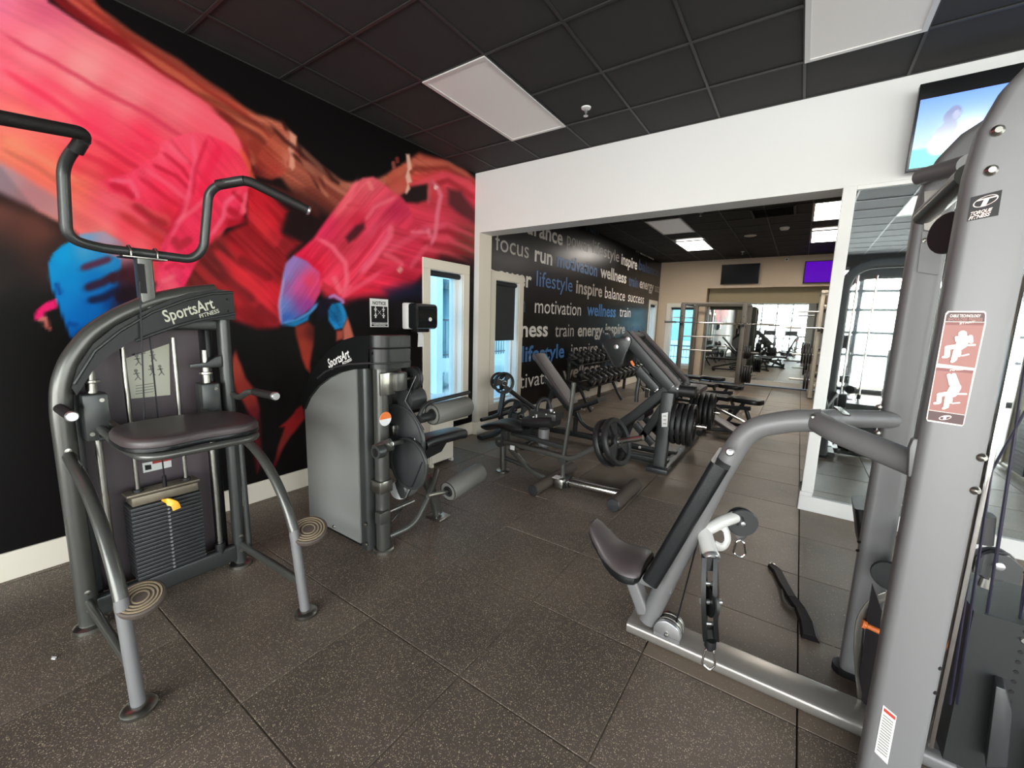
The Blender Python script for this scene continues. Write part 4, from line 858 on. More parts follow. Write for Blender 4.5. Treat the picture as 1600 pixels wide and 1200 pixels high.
# post fittings
pb('hinge_plate', MB().box((1.475, y0+.04, 1.06), (1.49, y0+.15, 1.20)), 'steel', bevel=.004)
pb('hinge_arm', MB().box((1.44, y0+.13, 1.08), (1.53, y0+.22, 1.20)), 'gunmetal', bevel=.012)
wl = pb('pulley', MB().lathe((1.5, -2.40, 1.15), (0,1,0), [(.03,-.02),(.075,-.02),(.078,-.012),(.07,0),(.078,.012),(.075,.02),(.03,.02),(.028,.006),(0,.006)], 28), 'rubber')
pb('axle', MB().cyl((1.5, -2.5, 1.15), (1.5, -2.36, 1.15), .012), 'steel', par=wl)
for k in range(6):
    t = k*math.pi/3; pb('spoke', MB().beam((1.5, -2.40, 1.15), (1.5+.07*math.cos(t), -2.40, 1.15+.07*math.sin(t)), .02, .012, up=(0,1,0)), 'charcoal', par=wl)
ov = pb('oval_sticker', MB().lathe((1.465, y0+.09, .905), (1,0,.0), [(0,0),(.045,0),(.045,.0015),(0,.0015)], 24), 'sticker')
pb('orange_half', MB().prism([(1.4667, y0+.09+.045*math.cos(t), .905+.045*math.sin(t)) for t in [math.pi*k/10 for k in range(11)]], (.001,0,0)), 'orange', smooth=False, par=ov)
pb('counterweight_housing', MB().cyl(P(632,625,'y',-2.44), P(632,625,'y',-2.44)+V(0,.13,0), .075, 28), 'charcoal')
cc = P(632, 625, 'y', -2.44); pb('bolt', MB().lathe(cc, (0,-1,0), [(.010,0),(.010,.006),(0,.008)], 10), 'steel')
pb('belt', MB().tube([(1.555, -2.41, 1.19), cc+V(.03,-.02,.0), P(652,655,'y',-2.46), P(662,672,'y',-2.46)], .005, seg=6), 'cable')
c1 = P(625, 686, 'y', -2.43); c2 = P(645, 722, 'y', -2.43)
d1 = pb('cam_disc', MB().lathe(c1, (0,1,0), [(0,-.012),(.232,-.012),(.24,-.006),(.24,.006),(.232,.012),(0,.012)], 48), 'charcoal')
pb('cam_rim', MB().lathe(c1+V(0,-.013,0), (0,1,0), [(.222,-.004),(.232,-.006),(.242,-.002),(.242,.014),(.232,.014),(.222,.0)], 48, closed=True), 'gunmetal2', par=d1)
d2 = pb('cam_disc', MB().lathe(c2+V(0,-.03,0), (0,1,0), [(0,-.01),(.165,-.01),(.173,-.005),(.173,.005),(.165,.01),(0,.01)], 48), 'charcoal')
pb('cam_rim', MB().lathe(c2+V(0,-.042,0), (0,1,0), [(.158,-.004),(.166,-.006),(.176,-.002),(.176,.014),(.166,.014),(.158,.0)], 48, closed=True), 'gunmetal2', par=d2)
t0 = P(648, 690, 'y', -2.447); pb('warning_triangle', MB().prism([t0+V(-.022,0,-.018), t0+V(.022,0,-.018), t0+V(0,0,.024)], (0,-.002,0)), 'sticker', smooth=False, par=d1)
pb('pivot_housing', MB().tube([P(586,704,'y',-2.72), P(612,694,'y',-2.66)], .038), 'gunmetal')
h = P(591, 706, 'y', -2.765); pb('pivot_knob', MB().lathe(h, (0,-1,0), [(.04,-.03),(.04,.02),(.026,.022),(.026,.01),(0,.01)], 24), 'gunmetal2'); pb('pivot_bore', MB().cyl(h+V(0,-.011,0), h+V(0,-.014,0), .022), 'ink')
pb('spring_pin', MB().cyl(P(612,694,'y',-2.66), P(628,690,'y',-2.5), .014), 'steel')
pb('clevis', MB().box(*[tuple(q) for q in (P(600,672,'y',-2.47)+V(0,0,-.03), P(614,672,'y',-2.47)+V(0,.03,.03))]), 'steel', bevel=.006)
# lower frame, rollers, seat
pb('lower_bracket', MB().box((1.38, y0+.03, .42), (1.48, y0+.13, .50)), 'steel', bevel=.006)
pb('lower_rod', MB().cyl((1.45, y0+.08, .27), (1.50, -2.40, .30), .016), 'steel')
pb('lower_cube', MB().box((1.43, y0+.02, .22), (1.49, y0+.10, .30)), 'gunmetal', bevel=.006)
pb('base_tube', MB().tube([(1.44, -2.56, .09), (1.50, -2.40, .12), (1.48, -2.20, .33), (1.40, -2.08, .40)], .022, fil=.08), 'gunmetal')
hub = pb('arm_hub', MB().cyl(P(625,765,'y',-2.46), P(640,760,'y',-2.28), .066, 28), 'shroud')
pb('hub_cap', MB().lathe(P(625,765,'y',-2.46), (0,-1,0), [(.066,0),(.058,.01),(.02,.012),(0,.012)], 28), 'charcoal', par=hub)
pb('rear_leg', MB().flat([(1.37, -2.16, .36), (1.36, -2.07, .16), (1.36, -2.03, .02)], .07, .05, rad=.012, fil=.05, up=(1,0,0)), 'gunmetal')
pb('foot_plate', MB().box((1.30, -2.10, 0), (1.45, -1.97, .014)), 'steel', bevel=.004)
ax_ = pb('roller_axle', MB().cyl(P(668,775,'x',1.6), P(700,768,'x',1.6), .014), 'steel')
roller_pad(pb, P(700,768,'x',1.6)+V(0,-.0,0), P(750,737,'x',1.6), .075, ax_)
ax_ = pb('thigh_bar', MB().tube([P(655,650,'x',1.6), P(662,634,'x',1.6), P(672,628,'x',1.6), P(733,613,'x',1.6)], .014, fil=.03), 'rubber')
roller_pad(pb, P(675,648,'x',1.6), P(730,634,'x',1.6), .072, ax_)
pb('axle', MB().cyl(P(655,655,'x',1.6), P(680,648,'x',1.6), .03), 'rubber', par=ax_)
a, b = P(655,694,'x',1.55), P(718,676,'x',1.55)
pb('seat_pad', MB().flat([a, a.lerp(b,.15)+V(0,0,.012), a.lerp(b,.5)+V(0,0,.01), a.lerp(b,.85)+V(0,0,.006), b], .16, .07, rad=.03, up=(0,0,1)), 'blackvinyl')
pb('seat_support', MB().prism([a+V(-.05,.02,-.04), a+V(-.05,.24,-.03), a+V(-.05,.18,-.09), a+V(-.05,.02,-.11)], (.08,0,0)), 'coverblack')
pb('back_pad', MB().flat([(1.17, -2.42, .80), (1.13, -2.42, 1.20)], .09, .42, rad=.03, up=(0,1,0)), 'blackvinyl')
pb('back_shell', MB().box(tuple(P(612,632,'y',-2.36)), tuple(P(636,606,'y',-2.36)+V(0,.02,0))), 'steel', 'tan painted panel behind the cam', bevel=.01)
pb('cable', MB().tube([P(660,722,'y',-2.47), P(648,752,'y',-2.47), P(625,800,'y',-2.47), P(612,815,'y',-2.52)], .005, seg=6, fil=.05), 'cable')

# ================================================================ white cabinet, towel dispenser
cb = thing('floor_cabinet', 'low cream cabinet under the window behind the leg extension machine', 'cabinet', (.28, -1.14, 0))
part('body', MB().box((.025, -1.31, .035), (.545, -.97, .47)), M['trim'], cb, bevel=.004, smooth=False)
part('door', MB().box((.545, -1.30, .045), (.56, -.98, .46)), M['trim'], cb, bevel=.003, smooth=False)
for (x, y) in ((.04, -1.30), (.04, -1.0), (.525, -1.30), (.525, -1.0)): part('foot', MB().box((x-.015, y, 0), (x+.03, y+.03, .035)), M['trim'], cb, smooth=False)
td = thing('towel_dispenser', 'white and smoked black paper towel dispenser mounted beside the first window', 'dispenser', (.02, -1.0, 1.55))
a = P(629,474,'x',.02); b = P(668,514,'x',.02); ya, yb, za, zb = a.y, a.y+.30, b.z, 1.70
part('back_shell', MB().box((.006, ya, za), (.10, yb, zb)), M['white'], td, bevel=.015)
part('front_cover', MB().flat([(.17, ya+.012, (za+zb)/2), (.17, yb-.012, (za+zb)/2)], .16, zb-za-.01, rad=.05, up=(0,0,1)), mat('smoked_plastic', (28, 30, 31), .12), td, 'smoked black cover')
part('badge', MB().lathe((.252, (ya+yb)/2+.03, (za+zb)/2-.03), (1,0,0), [(0,0),(.022,0),(.021,.004),(0,.004)], 20), M['sticker'], td)
part('chute', MB().box((.06, ya+.07, za-.03), (.18, yb-.06, za+.01)), M['ink'], td, bevel=.01)
c = V(.12, (ya+yb)/2, za-.02)
pt = single('paper_towel', MB().prism([c+V(0,-.02,.0), c+V(0,.03,.0), c+V(.01,.05,-.17), c+V(.01,-.04,-.17)], (.004,0,0)).prism([c+V(0,-.08,.03), c+V(0,-.02,.0), c+V(.02,-.03,-.04)], (.004,0,0)), M['paper'], 'white paper towel hanging out of the wall dispenser', 'paper towel', loc=tuple(c))
# ================================================================ PLATE-LOADED CALF MACHINE (centre, chrome base tube)
YC = -.9
Cm = thing('calf_raise_machine', 'low plate-loaded calf machine with saddle seat and shiny floor tube, centre of the room', 'exercise machine', (1.7, YC, 0))
pc = lambda n, mb, m, label=None, bevel=0, smooth=True, par=None: part(n, mb, M[m], par or Cm, label, bevel, smooth)
p_ = lambda u, v, y=YC: P(u, v, 'y', y)
pc('left_post', MB().cyl((1.18, YC, .02), (1.17, YC, .31), .033), 'gunmetal')
pc('foot_pad', MB().lathe((1.18, YC, 0), (0,0,1), [(0,0),(.07,0),(.07,.014),(.05,.024),(0,.024)]), 'steel')
pc('pivot_hub', MB().cyl((1.165, YC-.06, .32), (1.165, YC+.06, .32), .052), 'gunmetal2')
pc('bolt', MB().lathe((1.165, YC-.06, .33), (0,-1,0), [(.018,0),(.016,.008),(0,.01)], 12), 'steel')
pc('lever_beam', MB().flat([(1.17, YC-.02, .325), p_(875,712), p_(893,717), p_(950,690), p_(962,688)], .05, .06, rad=.016, fil=.1, up=(0,1,0)), 'gunmetal')
pc('seat_beam', MB().flat([p_(800,676,-.8), p_(885,700,-.8)], .05, .05, rad=.012), 'gunmetal2')
pc('brace', MB().flat([p_(797,700,-.98), p_(828,735,-.98), p_(842,742,-.98), p_(850,748,-.98)], .05, .035, rad=.01, fil=.06, up=(0,1,0)), 'gunmetal')
pc('brace_label', MB().box(*[tuple(q) for q in (p_(797,702,-1.01), p_(800,698,-1.01)+V(.03,-.002,.012))]), 'sticker', smooth=False)
pc('short_strut', MB().cyl((1.18, YC, .15), (1.45, YC+.05, .09), .022), 'gunmetal2')
cr = pc('foot_crossbar', MB().tube([(1.75, -1.24, .052), (1.75, -.45, .052)], .052, r2=.05), 'wornrubber')
pc('end_cap', MB().lathe((1.75, -1.24, .052), (0,-1,0), [(.051,0),(.046,.008),(0,.01)]), 'rubber', par=cr)
cl = pc('clamp', MB().box((1.82, -.98, .012), (1.91, -.80, .105)), 'steel', bevel=.012)
pc('label_plate', MB().box((1.80, -.985, .107), (1.87, -.90, .109)), 'sticker', smooth=False, par=cl)
pc('floor_tube', MB().cyl((1.90, -.86, .058), (2.42, -.82, .058), .046, 24), 'chrome')
for y in (-.90, -.80): pc('pivot_ring', MB().lathe((1.90+(.02 if y > -.85 else 0), -.86, .058), (1,0,0), [(.05,-.012),(.058,-.012),(.058,.012),(.05,.012)], 24, closed=True), 'gunmetal2')
cr = pc('end_crossbar', MB().tube([(2.44, -1.09, .058), (2.44, -.52, .058)], .058, r2=.056), 'wornrubber')
pc('end_cap', MB().lathe((2.44, -1.09, .058), (0,-1,0), [(.057,0),(.05,.01),(0,.012)]), 'charcoal', par=cr)
pc('upright_lever', MB().tube([(1.87, YC, .07), (1.865, YC, .29), p_(890,655), p_(897,598)], .024, fil=.14, r2=.02), 'gunmetal')
pc('lever_joint', MB().cyl((1.865, YC-.03, .27), (1.865, YC+.03, .27), .04), 'gunmetal2')
pc('pad_column', MB().cyl(p_(849,708,-.75), p_(850,670,-.75), .055), 'silver')
pp = pc('knee_box', MB().flat([p_(824,658,-.78), p_(868,658,-.78)], .22, .10, rad=.045, up=(0,0,1)), 'rubber')
pc('top_plate', MB().box(tuple(p_(826,651,-.85)), tuple(p_(868,650,-.85)+V(0,.17,.01))), 'gunmetal2', bevel=.003, par=pp)
uh = pc('handle', MB().tube([p_(839,652,-.83), p_(840,632,-.83), p_(846,623,-.78), p_(856,623,-.72), p_(861,640,-.70)], .017, fil=.05), 'rubber', par=pp)
for u, v, y in ((839,650,-.83),(861,642,-.70)): c = p_(u, v, y); pc('handle_socket', MB().cyl(c-V(0,0,.03), c+V(0,0,.02), .024), 'alu', par=pp)
for u, v in ((833,652),(853,648),(866,645)): c = p_(u, v, -.85); pc('bolt', MB().lathe(c, (0,0,1), [(.011,0),(.01,.01),(0,.012)], 10), 'steel', par=pp)
def loft(mb, secs):
    """secs: rings of equal length"""
    n = len(secs[0]); vs = [p for s in secs for p in s]
    return mb.add(vs, [(i*n+j, i*n+(j+1)%n, (i+1)*n+(j+1)%n, (i+1)*n+j) for i in range(len(secs)-1) for j in range(n)]+[tuple(range(n))[::-1], tuple((len(secs)-1)*n+j for j in range(n))])
a, b = p_(762,668,-.92), p_(826,676,-.92); secs = []
for k in range(12):
    t = k/11; c = a.lerp(b, t)+V(0,0,.055*math.sin(math.pi*min(1, t*1.25))*.8); w = .16*(.55+.45*math.sin(math.pi*(.15+.7*t))); h = .042*(.6+.4*math.sin(math.pi*(.1+.8*t)))
    secs.append([c+V(0, w*math.cos(q)*(1 if abs(math.cos(q)) > .01 else 1), h*math.sin(q)-.03*(1-abs(math.cos(q)))*0+.035*abs(math.cos(q))*math.copysign(1,1)) for q in [2*math.pi*j/20 for j in range(20)]])
pc('saddle_seat', loft(MB(), secs), 'blackvinyl')
pc('seat_stem', MB().box(tuple(p_(782,690,-.93)), tuple(p_(792,674,-.93)+V(0,.06,0))), 'gunmetal2', bevel=.005)
ax = V(1, -.12, .36).normalized(); c0 = p_(950, 692)
pc('plate_peg', MB().cyl(c0-ax*.06, c0+ax*.33, .0235), 'steel')
plates(2, c0, ax, .208, .05, .085, 'the peg of the low calf machine', 'plates on the calf machine', ['inner of the two', 'outer of the two'])

# ================================================================ INCLINED LEG PRESS (dark, plates on both sides)
D = thing('leg_press_machine', 'large dark inclined leg press with rails, foot plate and two stacks of weight plates', 'exercise machine', (2.2, .8, 0))
pd = lambda n, mb, m, label=None, bevel=0, smooth=True, par=None: part(n, mb, M[m], par or D, label, bevel, smooth)
YN1, YF1 = .34, .72
dk = mat('charcoal_enamel', (42, 44, 44), .36, metal=.25); M['dk'] = dk
up0 = P(1028, 728, 'y', .2)
pd('base_rail', MB().flat([(2.52, .12, .035), (2.52, 1.75, .035)], .10, .05, rad=.01), 'dk')
fp = pd('foot_plate', MB().box((2.36, .06, 0), (2.58, .24, .05)), 'charcoal', bevel=.008)
pd('bolt', MB().cyl((2.5, .2, .05), (2.5, .2, .06), .012, 10), 'steel', par=fp)
for u, v in ((1058,706),(1063,702)): c = P(u, v, 'z', .06); pd('bolt', MB().lathe(c, (0,0,1), [(.012,0),(.011,.008),(0,.01)], 10), 'steel')
pd('front_upright', MB().flat([(2.47, .17, .05), P(1045, 614, 'y', .25)], .13, .09, rad=.014, up=(0,1,0)), 'dk')
pd('far_upright', MB().flat([(2.55, 1.25, .05), (2.58, 1.2, .75)], .09, .09, rad=.014, up=(0,1,0)), 'dk')
lb = pd('label_strip', MB().prism([P(u, v, 'y', .13) for u, v in [(1034,646),(1044,644),(1043,667),(1034,667)]], (0,-.003,0)), 'sticker', smooth=False)
for v in (650, 656, 662): pd('text_line', MB().beam(P(1036,v,'y',.126), P(1041,v,'y',.126), .001, .008), 'inkgrey', smooth=False, par=lb)
for y, nm in ((YN1, 0), (YF1, 1)):
    q = lambda u, v: Vector((P(u, v, 'y', YN1).x, y, P(u, v, 'y', YN1).z))
    rl = pd('side_rail', MB().flat([q(975,522), q(1048,606)], .125, .05, rad=.012, up=(0,1,0)), 'dk')
    pd('rail_strip', MB().flat([q(985,519), q(1060,601)], .075, .022, rad=.008, up=(0,1,0)), 'vinyl', par=rl)
    pd('guide_rod', MB().cyl(q(992,549), q(1030,594), .010), 'chrome', par=rl)
    pd('gusset', MB().prism([q(1022,578), q(1062,592), q(1068,614), q(1044,630), q(1014,618)], (0,.03,0)), 'dk', bevel=.004)
    for u, v, r in ((1049,602,.030),(1058,608,.017),(1026,609,.022)): pd('bolt', MB().lathe(q(u,v)+V(0,-.002,0), (0,-1,0), [(r,0),(r*.9,.008),(0,.012)], 16), 'alu')
    pd('lower_diagonal', MB().flat([q(1042,608), q(995,646), q(968,664)], .105, .06, rad=.012, up=(0,1,0)), 'dk')
    pd('rear_leg', MB().flat([q(968,664), q(958,690), q(955,706)], .12, .06, rad=.012, up=(0,1,0)), 'dk')
    pd('cross_brace', MB().flat([q(1036,636), q(1003,684)], .09, .04, rad=.01, up=(0,1,0)), 'dk')
    pd('cross_brace', MB().flat([q(992,662), q(1020,694)], .085, .04, rad=.01, up=(0,1,0)), 'dk')
    pd('lever_arm', MB().flat([q(997,577), q(1026,609)], .10, .045, rad=.012, up=(0,1,0)), 'dk')
    pd('tie_rod', MB().cyl(q(1000,603), q(1026,613), .012), 'chrome')
    pd('support_leg', MB().flat([q(999,588), q(995,612), q(994,628)], .04, .03, rad=.008, up=(0,1,0)), 'dk')
    b = q(1001, 698); pd('base_skid', MB().flat([(q(955,706).x, y, .05), (2.52, y, .05)], .07, .07, rad=.012), 'dk')
    pd('bolt', MB().lathe(q(1001,698)+V(0,-.03,.0), (0,-1,0), [(.018,0),(.016,.008),(0,.01)], 12), 'alu')
pd('cross_cylinder', MB().cyl(P(1005,583,'y',YN1), P(1005,583,'y',YN1)+V(0,.36,0), .065, 24), 'dk', 'dark cross roller')  # plain dark cylinder across the press, gives no light
pd('cross_tube', MB().cyl((2.45, YN1, .80), (2.45, YF1+.2, .80), .035), 'dk'); pd('cross_tube', MB().cyl(P(999,650,'y',YN1), P(999,650,'y',YN1)+V(0,.36,0), .055), 'rubber')
pd('cross_tube', MB().cyl((1.9, YN1, .06), (1.9, YF1, .06), .03), 'dk')
# foot plate sled
sp = [P(u, v, 'y', YN1-.05) for u, v in [(941,536),(950,529),(962,529),(984,526),(986,533),(984,540),(978,552),(973,570),(964,575),(959,571),(952,556)]]
sl_ = pd('foot_sled', MB().prism(sp, (0, .035, 0)), 'dk', bevel=.006); pd('foot_sled', MB().prism([p+V(0,.42,0) for p in sp], (0, .035, 0)), 'dk', bevel=.006)
pd('foot_board', MB().prism([P(u, v, 'y', YN1-.02) for u, v in [(940,536),(947,535),(964,574),(958,573)]], (0,.42,0)), 'vinyl', bevel=.006)
pd('top_bar', MB().tube([P(986,527,'y',YN1), P(986,527,'y',YN1)+V(0,.42,0)], .05), 'rubber')
pd('push_handle', MB().tube([P(945,518,'y',YN1), P(953,518,'y',YN1), P(959,528,'y',YN1)], .016, fil=.03), 'rubber')
c = P(944,518,'y',YN1); pd('handle_cap', MB().lathe(c, (-1,0,0), [(.018,0),(.016,.01),(0,.012)], 12), 'alu')
for u, v in ((981,530),(963,542)): pd('bolt', MB().lathe(P(u,v,'y',YN1-.052), (0,-1,0), [(.028,0),(.026,.01),(0,.014)], 16), 'alu', par=sl_)
pd('safety_tag', MB().prism([P(u, v, 'y', YN1-.03) for u, v in [(985,565),(988,563),(992,570),(989,572)]], (0,-.01,0)), 'orange')
pd('back_rest', MB().flat([P(1042,588,'y',.45), P(1075,612,'y',.45)], .5, .07, rad=.03, up=(0,1,0)) if False else MB().box((2.40, .45, .82), (2.75, .92, .88)), 'vinyl', bevel=.02)
pd('side_roller', MB().cyl(P(1062,610,'y',.3), P(1062,610,'y',.3)+V(.16,.0,0), .06), 'rubber')
# plate pegs
c1 = P(1050, 660, 'y', .30); ax = V(1,.05,0).normalized()
pd('plate_peg', MB().cyl(c1-V(.06,0,0), c1+V(.34,.017,0), .024), 'chrome')
plates(4, c1+V(.035,0,0), ax, .222, .042, .056, 'the near peg of the leg press', 'plates on the near side of the leg press', ['innermost', 'second from the frame', 'third from the frame', 'outermost'])
c2 = P(1082, 640, 'y', 1.12)
pd('plate_peg', MB().cyl(c2-V(.10,0,0), c2+V(.30,.015,0), .024), 'chrome')
plates(5, c2, ax, .222, .042, .054, 'the far peg of the leg press', 'plates on the far side of the leg press', ['innermost', 'second from the frame', 'middle one of five', 'second from the outer end', 'outermost'])

# ================================================================ INCLINE BENCH MACHINE beside window 2
F = thing('incline_bench', 'dark incline bench with a tall tilted brown back pad near the second window', 'bench', (1.1, .6, 0))
pf = lambda n, mb, m, label=None, bevel=0, smooth=True, par=None: part(n, mb, M[m], par or F, label, bevel, smooth)
yb_ = .62; q = lambda u, v, y=yb_: P(u, v, 'y', y)
pf('back_pad', MB().flat([q(841,554,yb_), q(895,632,yb_)], .28, .06, rad=.022, up=(.65,0,.75)), 'vinyl')
pf('seat_pad', MB().flat([q(897,640,yb_), q(941,624,yb_)], .28, .055, rad=.02, up=(0,0,1)), 'blackvinyl')
pf('back_frame', MB().flat([q(850,590), q(893,645), q(905,650)], .05, .05, rad=.01, up=(0,1,0)), 'dk')
pf('support_post', MB().flat([q(866,604), q(857,632), q(853,668)], .05, .05, rad=.01, up=(0,1,0)), 'dk')
for dy in (-.07, .07): pf('curved_tube', MB().tube([q(902,645,yb_+dy), q(908,660,yb_+dy), q(924,672,yb_+dy), q(950,674,yb_+dy)], .024, fil=.12), 'dk')
pf('base_beam', MB().flat([(.55, yb_, .09), (1.68, yb_, .09)], .06, .07, rad=.012), 'dk')
for x in (.6, 1.64): pf('cross_foot', MB().flat([(x, yb_-.3, .035), (x, yb_+.3, .035)], .07, .06, rad=.012), 'dk')
pf('seat_post', MB().flat([q(900,652), (1.25, yb_, .09)], .05, .06, rad=.01, up=(0,1,0)), 'dk')
for u, v in ((921,620),(909,639),(913,640),(926,637)): pf('bolt', MB().lathe(q(u,v,yb_-.15), (0,-1,0), [(.012,0),(.01,.008),(0,.01)], 10), 'alu')
pr = pf('pull_pin_rod', MB().cyl(q(866,665,yb_-.1), q(888,668,yb_-.1), .008), 'steel'); pf('pull_knob', MB().lathe(q(866,665,yb_-.1), (-1,0,0), [(0,-.01),(.02,-.01),(.03,.004),(.028,.018),(0,.024)], 18), 'paleyellow', 'pale yellow knob', par=pr)
# ================================================================ T-BAR ROW with loaded arm by window 2
G2 = thing('lever_row_machine', 'black lever machine with loaded arm and pegs beside the second window', 'exercise machine', (.45, .2, 0))
pg = lambda n, mb, m, label=None, bevel=0, smooth=True, par=None: part(n, mb, M[m], par or G2, label, bevel, smooth)
q = lambda u, v, x=.42: P(u, v, 'x', x)
pg('upright', MB().flat([q(787,610), q(780,650)], .05, .06, rad=.01, up=(1,0,0)), 'dk')
pg('loaded_arm', MB().flat([q(790,605), q(812,622), q(838,640,.6), q(850,655,.7)], .05, .06, rad=.012, up=(1,0,0)), 'dk')
pg('base_tube', MB().tube([q(752,656), q(785,648), q(806,640)], .025), 'dk'); pg('base_tube_two', MB().tube([q(770,650), q(800,641)], .018), 'dk')
pg('floor_foot', MB().flat([P(749,684,'z',.04), P(768,680,'z',.04), P(782,672,'z',.08)], .10, .05, rad=.02, fil=.05, up=(0,0,1)), 'rubber')
pg('floor_foot', MB().flat([P(815,700,'z',.03), P(835,688,'z',.03)], .07, .04, rad=.015, up=(0,0,1)), 'rubber')
pg('floor_beam', MB().flat([(.42, .22, .1), (.9, .22, .1)], .06, .06, rad=.01), 'dk')
pg('floor_post', MB().flat([q(780,650), (.45, .22, .05)], .05, .05, rad=.01, up=(1,0,0)), 'dk')
c = q(786,598); ax = V(.86,-.5,0).normalized()
pg('plate_peg', MB().cyl(c-ax*.18, c+ax*.1, .022), 'rubber')
plates(1, c+ax*.03, ax, .145, .04, .05, 'the raised arm of the lever machine, nearer the room', 'small plates on the lever machine', [''])
plates(1, c-ax*.13, ax, .125, .04, .05, 'the raised arm of the lever machine, nearer the wall', 'small plates on the lever machine', [''])
c = q(813,650,.62)
pg('plate_peg', MB().cyl(c-ax*.34, c+ax*.10, .022), 'rubber')
plates(1, c, ax, .175, .045, .05, 'the low peg of the lever machine, nearer the room', 'large plates on the lever machine', [''])
plates(1, c-ax*.26, ax, .185, .045, .05, 'the low peg of the lever machine, nearer the wall', 'large plates on the lever machine', [''])
# ================================================================ SILVER CABLE MACHINE (right foreground)
E = thing('cable_machine', 'large silver twin-column cable machine with angled seat and black back pad, right foreground', 'exercise machine', (3.7, -2.3, 0))
pe = lambda n, mb, m, label=None, bevel=0, smooth=True, par=None: part(n, mb, M[m], par or E, label, bevel, smooth)
YN2, YF2 = -2.63, -1.99; XC = 3.95
for y, top, nm in ((YN2, 2.245, 'column'), (YF2, 2.29, 'column')):
    XC, wc_ = (3.936, .136) if y == YN2 else (3.924, .108)
    c = pe(nm, MB().flat([(XC, y, .015), (XC, y, top), (4.78, y, top), (4.78, y, .015)], wc_, .085, fil=.30, rad=.024, up=(0,1,0)), 'silver')
    pe('floor_cap', MB().flat([(XC, y, 0), (XC, y, .03)], .16, .095, rad=.044, up=(0,1,0)), 'rubber', par=c)
    pe('floor_cap', MB().flat([(4.78, y, 0), (4.78, y, .03)], .16, .095, rad=.044, up=(0,1,0)), 'rubber', par=c)
    for z in (.64, .60) if y == YF2 else (.58, .50): pe('adjust_hole', MB().cyl((XC-.058 if y == YF2 else XC+.057, y-.032, z), (XC-.062 if y == YF2 else XC+.061, y-.037, z), .006, 8), 'ink', par=c)
XC = 3.936
base = pe('base_beam', MB().flat([(3.0, -2.285, .032), (4.0, -2.285, .032)], .155, .06, rad=.02), 'silverbeam')
pe('cross_base', MB().flat([(4.02, YN2, .04), (4.02, YF2, .04)], .08, .06, rad=.02), 'silver'); pe('rear_base', MB().flat([(4.0, -2.31, .04), (4.9, -2.31, .04)], .12, .06, rad=.02), 'silver')
# bolts on the near column
for u, v in ((1558,205),(1548,267)):
    c = P(u, v, 'y', YN2-.0425); pe('bolt', MB().lathe(c, (0,-1,0), [(.013,0),(.013,.006),(.007,.012),(0,.012)], 12), 'steel')
for u, v in ((1527,713),(1517,764)):
    c = P(u, v, 'y', YN2-.03); pe('bolt', MB().lathe(c, (.6,-.8,0), [(.012,0),(.012,.012),(.006,.02),(0,.02)], 12), 'steel')
pe('edge_highlight', MB().box((XC+.077, YN2-.01, .3), (XC+.088, YN2+.035, 2.0)), 'chrome', 'bright strip standing for the highlight on the column edge', bevel=.002)  # added chrome strip stands for the highlight on the rounded right edge
# badge with the T emblem
yb2 = YN2-.043
def slab(px, d, y=yb2): return MB().prism([P(u, v, 'y', y) for u, v in px], (0, -d, 0))
bd = pe('badge', slab([(1517.5,308.5),(1566,296.5),(1559.5,336.5),(1511.5,346)], .0012), 'ink', smooth=False)
cE = P(1540, 314, 'y', yb2-.0014); e1 = (P(1562,306,'y',yb2)-P(1518,327,'y',yb2))/2; e2 = (P(1534,305,'y',yb2)-P(1544,329,'y',yb2))/2
ex_ = P(1566,296.5,'y',yb2)-P(1517.5,308.5,'y',yb2); wB = ex_.length; exn = ex_.normalized(); ezn = V(0,0,1)
def ell(c, a, b, w, y0=0):
    mb = MB(); n = 36; sh = .35
    o = [c+exn*(a*math.cos(t)+b*sh*math.sin(t))+ezn*(b*math.sin(t)) for t in [2*math.pi*k/n for k in range(n)]]; i_ = [c+(p-c)*w for p in o]
    return mb.add([p+V(0,-y0,0) for p in o+i_], [(k, (k+1)%n, n+(k+1)%n, n+k) for k in range(n)])
pe('emblem_ring', ell(cE, wB*.40, wB*.235, .90), 'figure', smooth=False, par=bd)
pe('emblem_letter', MB().prism([cE+exn*x*wB+ezn*z*wB for x, z in [(-.30,.075),(.36,.075),(.385,.125),(.16,.135),(.12,.135),(-.18,.135),(-.27,.12)]], (0,-.0006,0)).prism([cE+exn*x*wB+ezn*z*wB for x, z in [(-.06,.09),(.12,.09),(.03,-.235),(-.15,-.235)]], (0,-.0006,0)), 'figure', smooth=False, par=bd)
o_ = P(1516, 336.5, 'y', yb2-.0016)
lettering('TORQUE', M['figure'], bd, o_-ezn*.001, exn, ezn, width=wB*.72, height=.0085, bold=.03, shear=.3); lettering('FITNESS', M['figure'], bd, o_-ezn*.0115-exn*.002, exn, ezn, width=wB*.72, height=.0085, bold=.03, shear=.3)
# instruction placard
pl = pe('instruction_placard', slab([(1477,490),(1481,486),(1538,486),(1541,489),(1540.5,506),(1506,663),(1503,666),(1449,658),(1447,654)], .001), 'figure', smooth=False)
bl = lambda px, d, m, n: pe(n, slab(px, d), m, smooth=False, par=pl)
bl([(1479,492),(1483,488),(1537,488.5),(1539,492),(1538,503),(1477,502)], .0016, 'maroon', 'placard_header')
bl([(1477,503),(1538,504),(1523,575),(1465,568)], .0016, 'rust', 'placard_panel'); bl([(1463,574),(1521,579),(1507.5,648),(1451.5,640)], .0016, 'rust', 'placard_panel')
bl([(1477,503),(1538,504),(1537,508.5),(1476.3,507.5)], .0019, 'rust2', 'placard_band'); bl([(1463,574),(1521,579),(1520,583.5),(1462,578.5)], .0019, 'rust2', 'placard_band')
bl([(1451,641),(1507.3,649),(1504,664),(1449,655.5)], .0016, 'maroon', 'placard_footer')
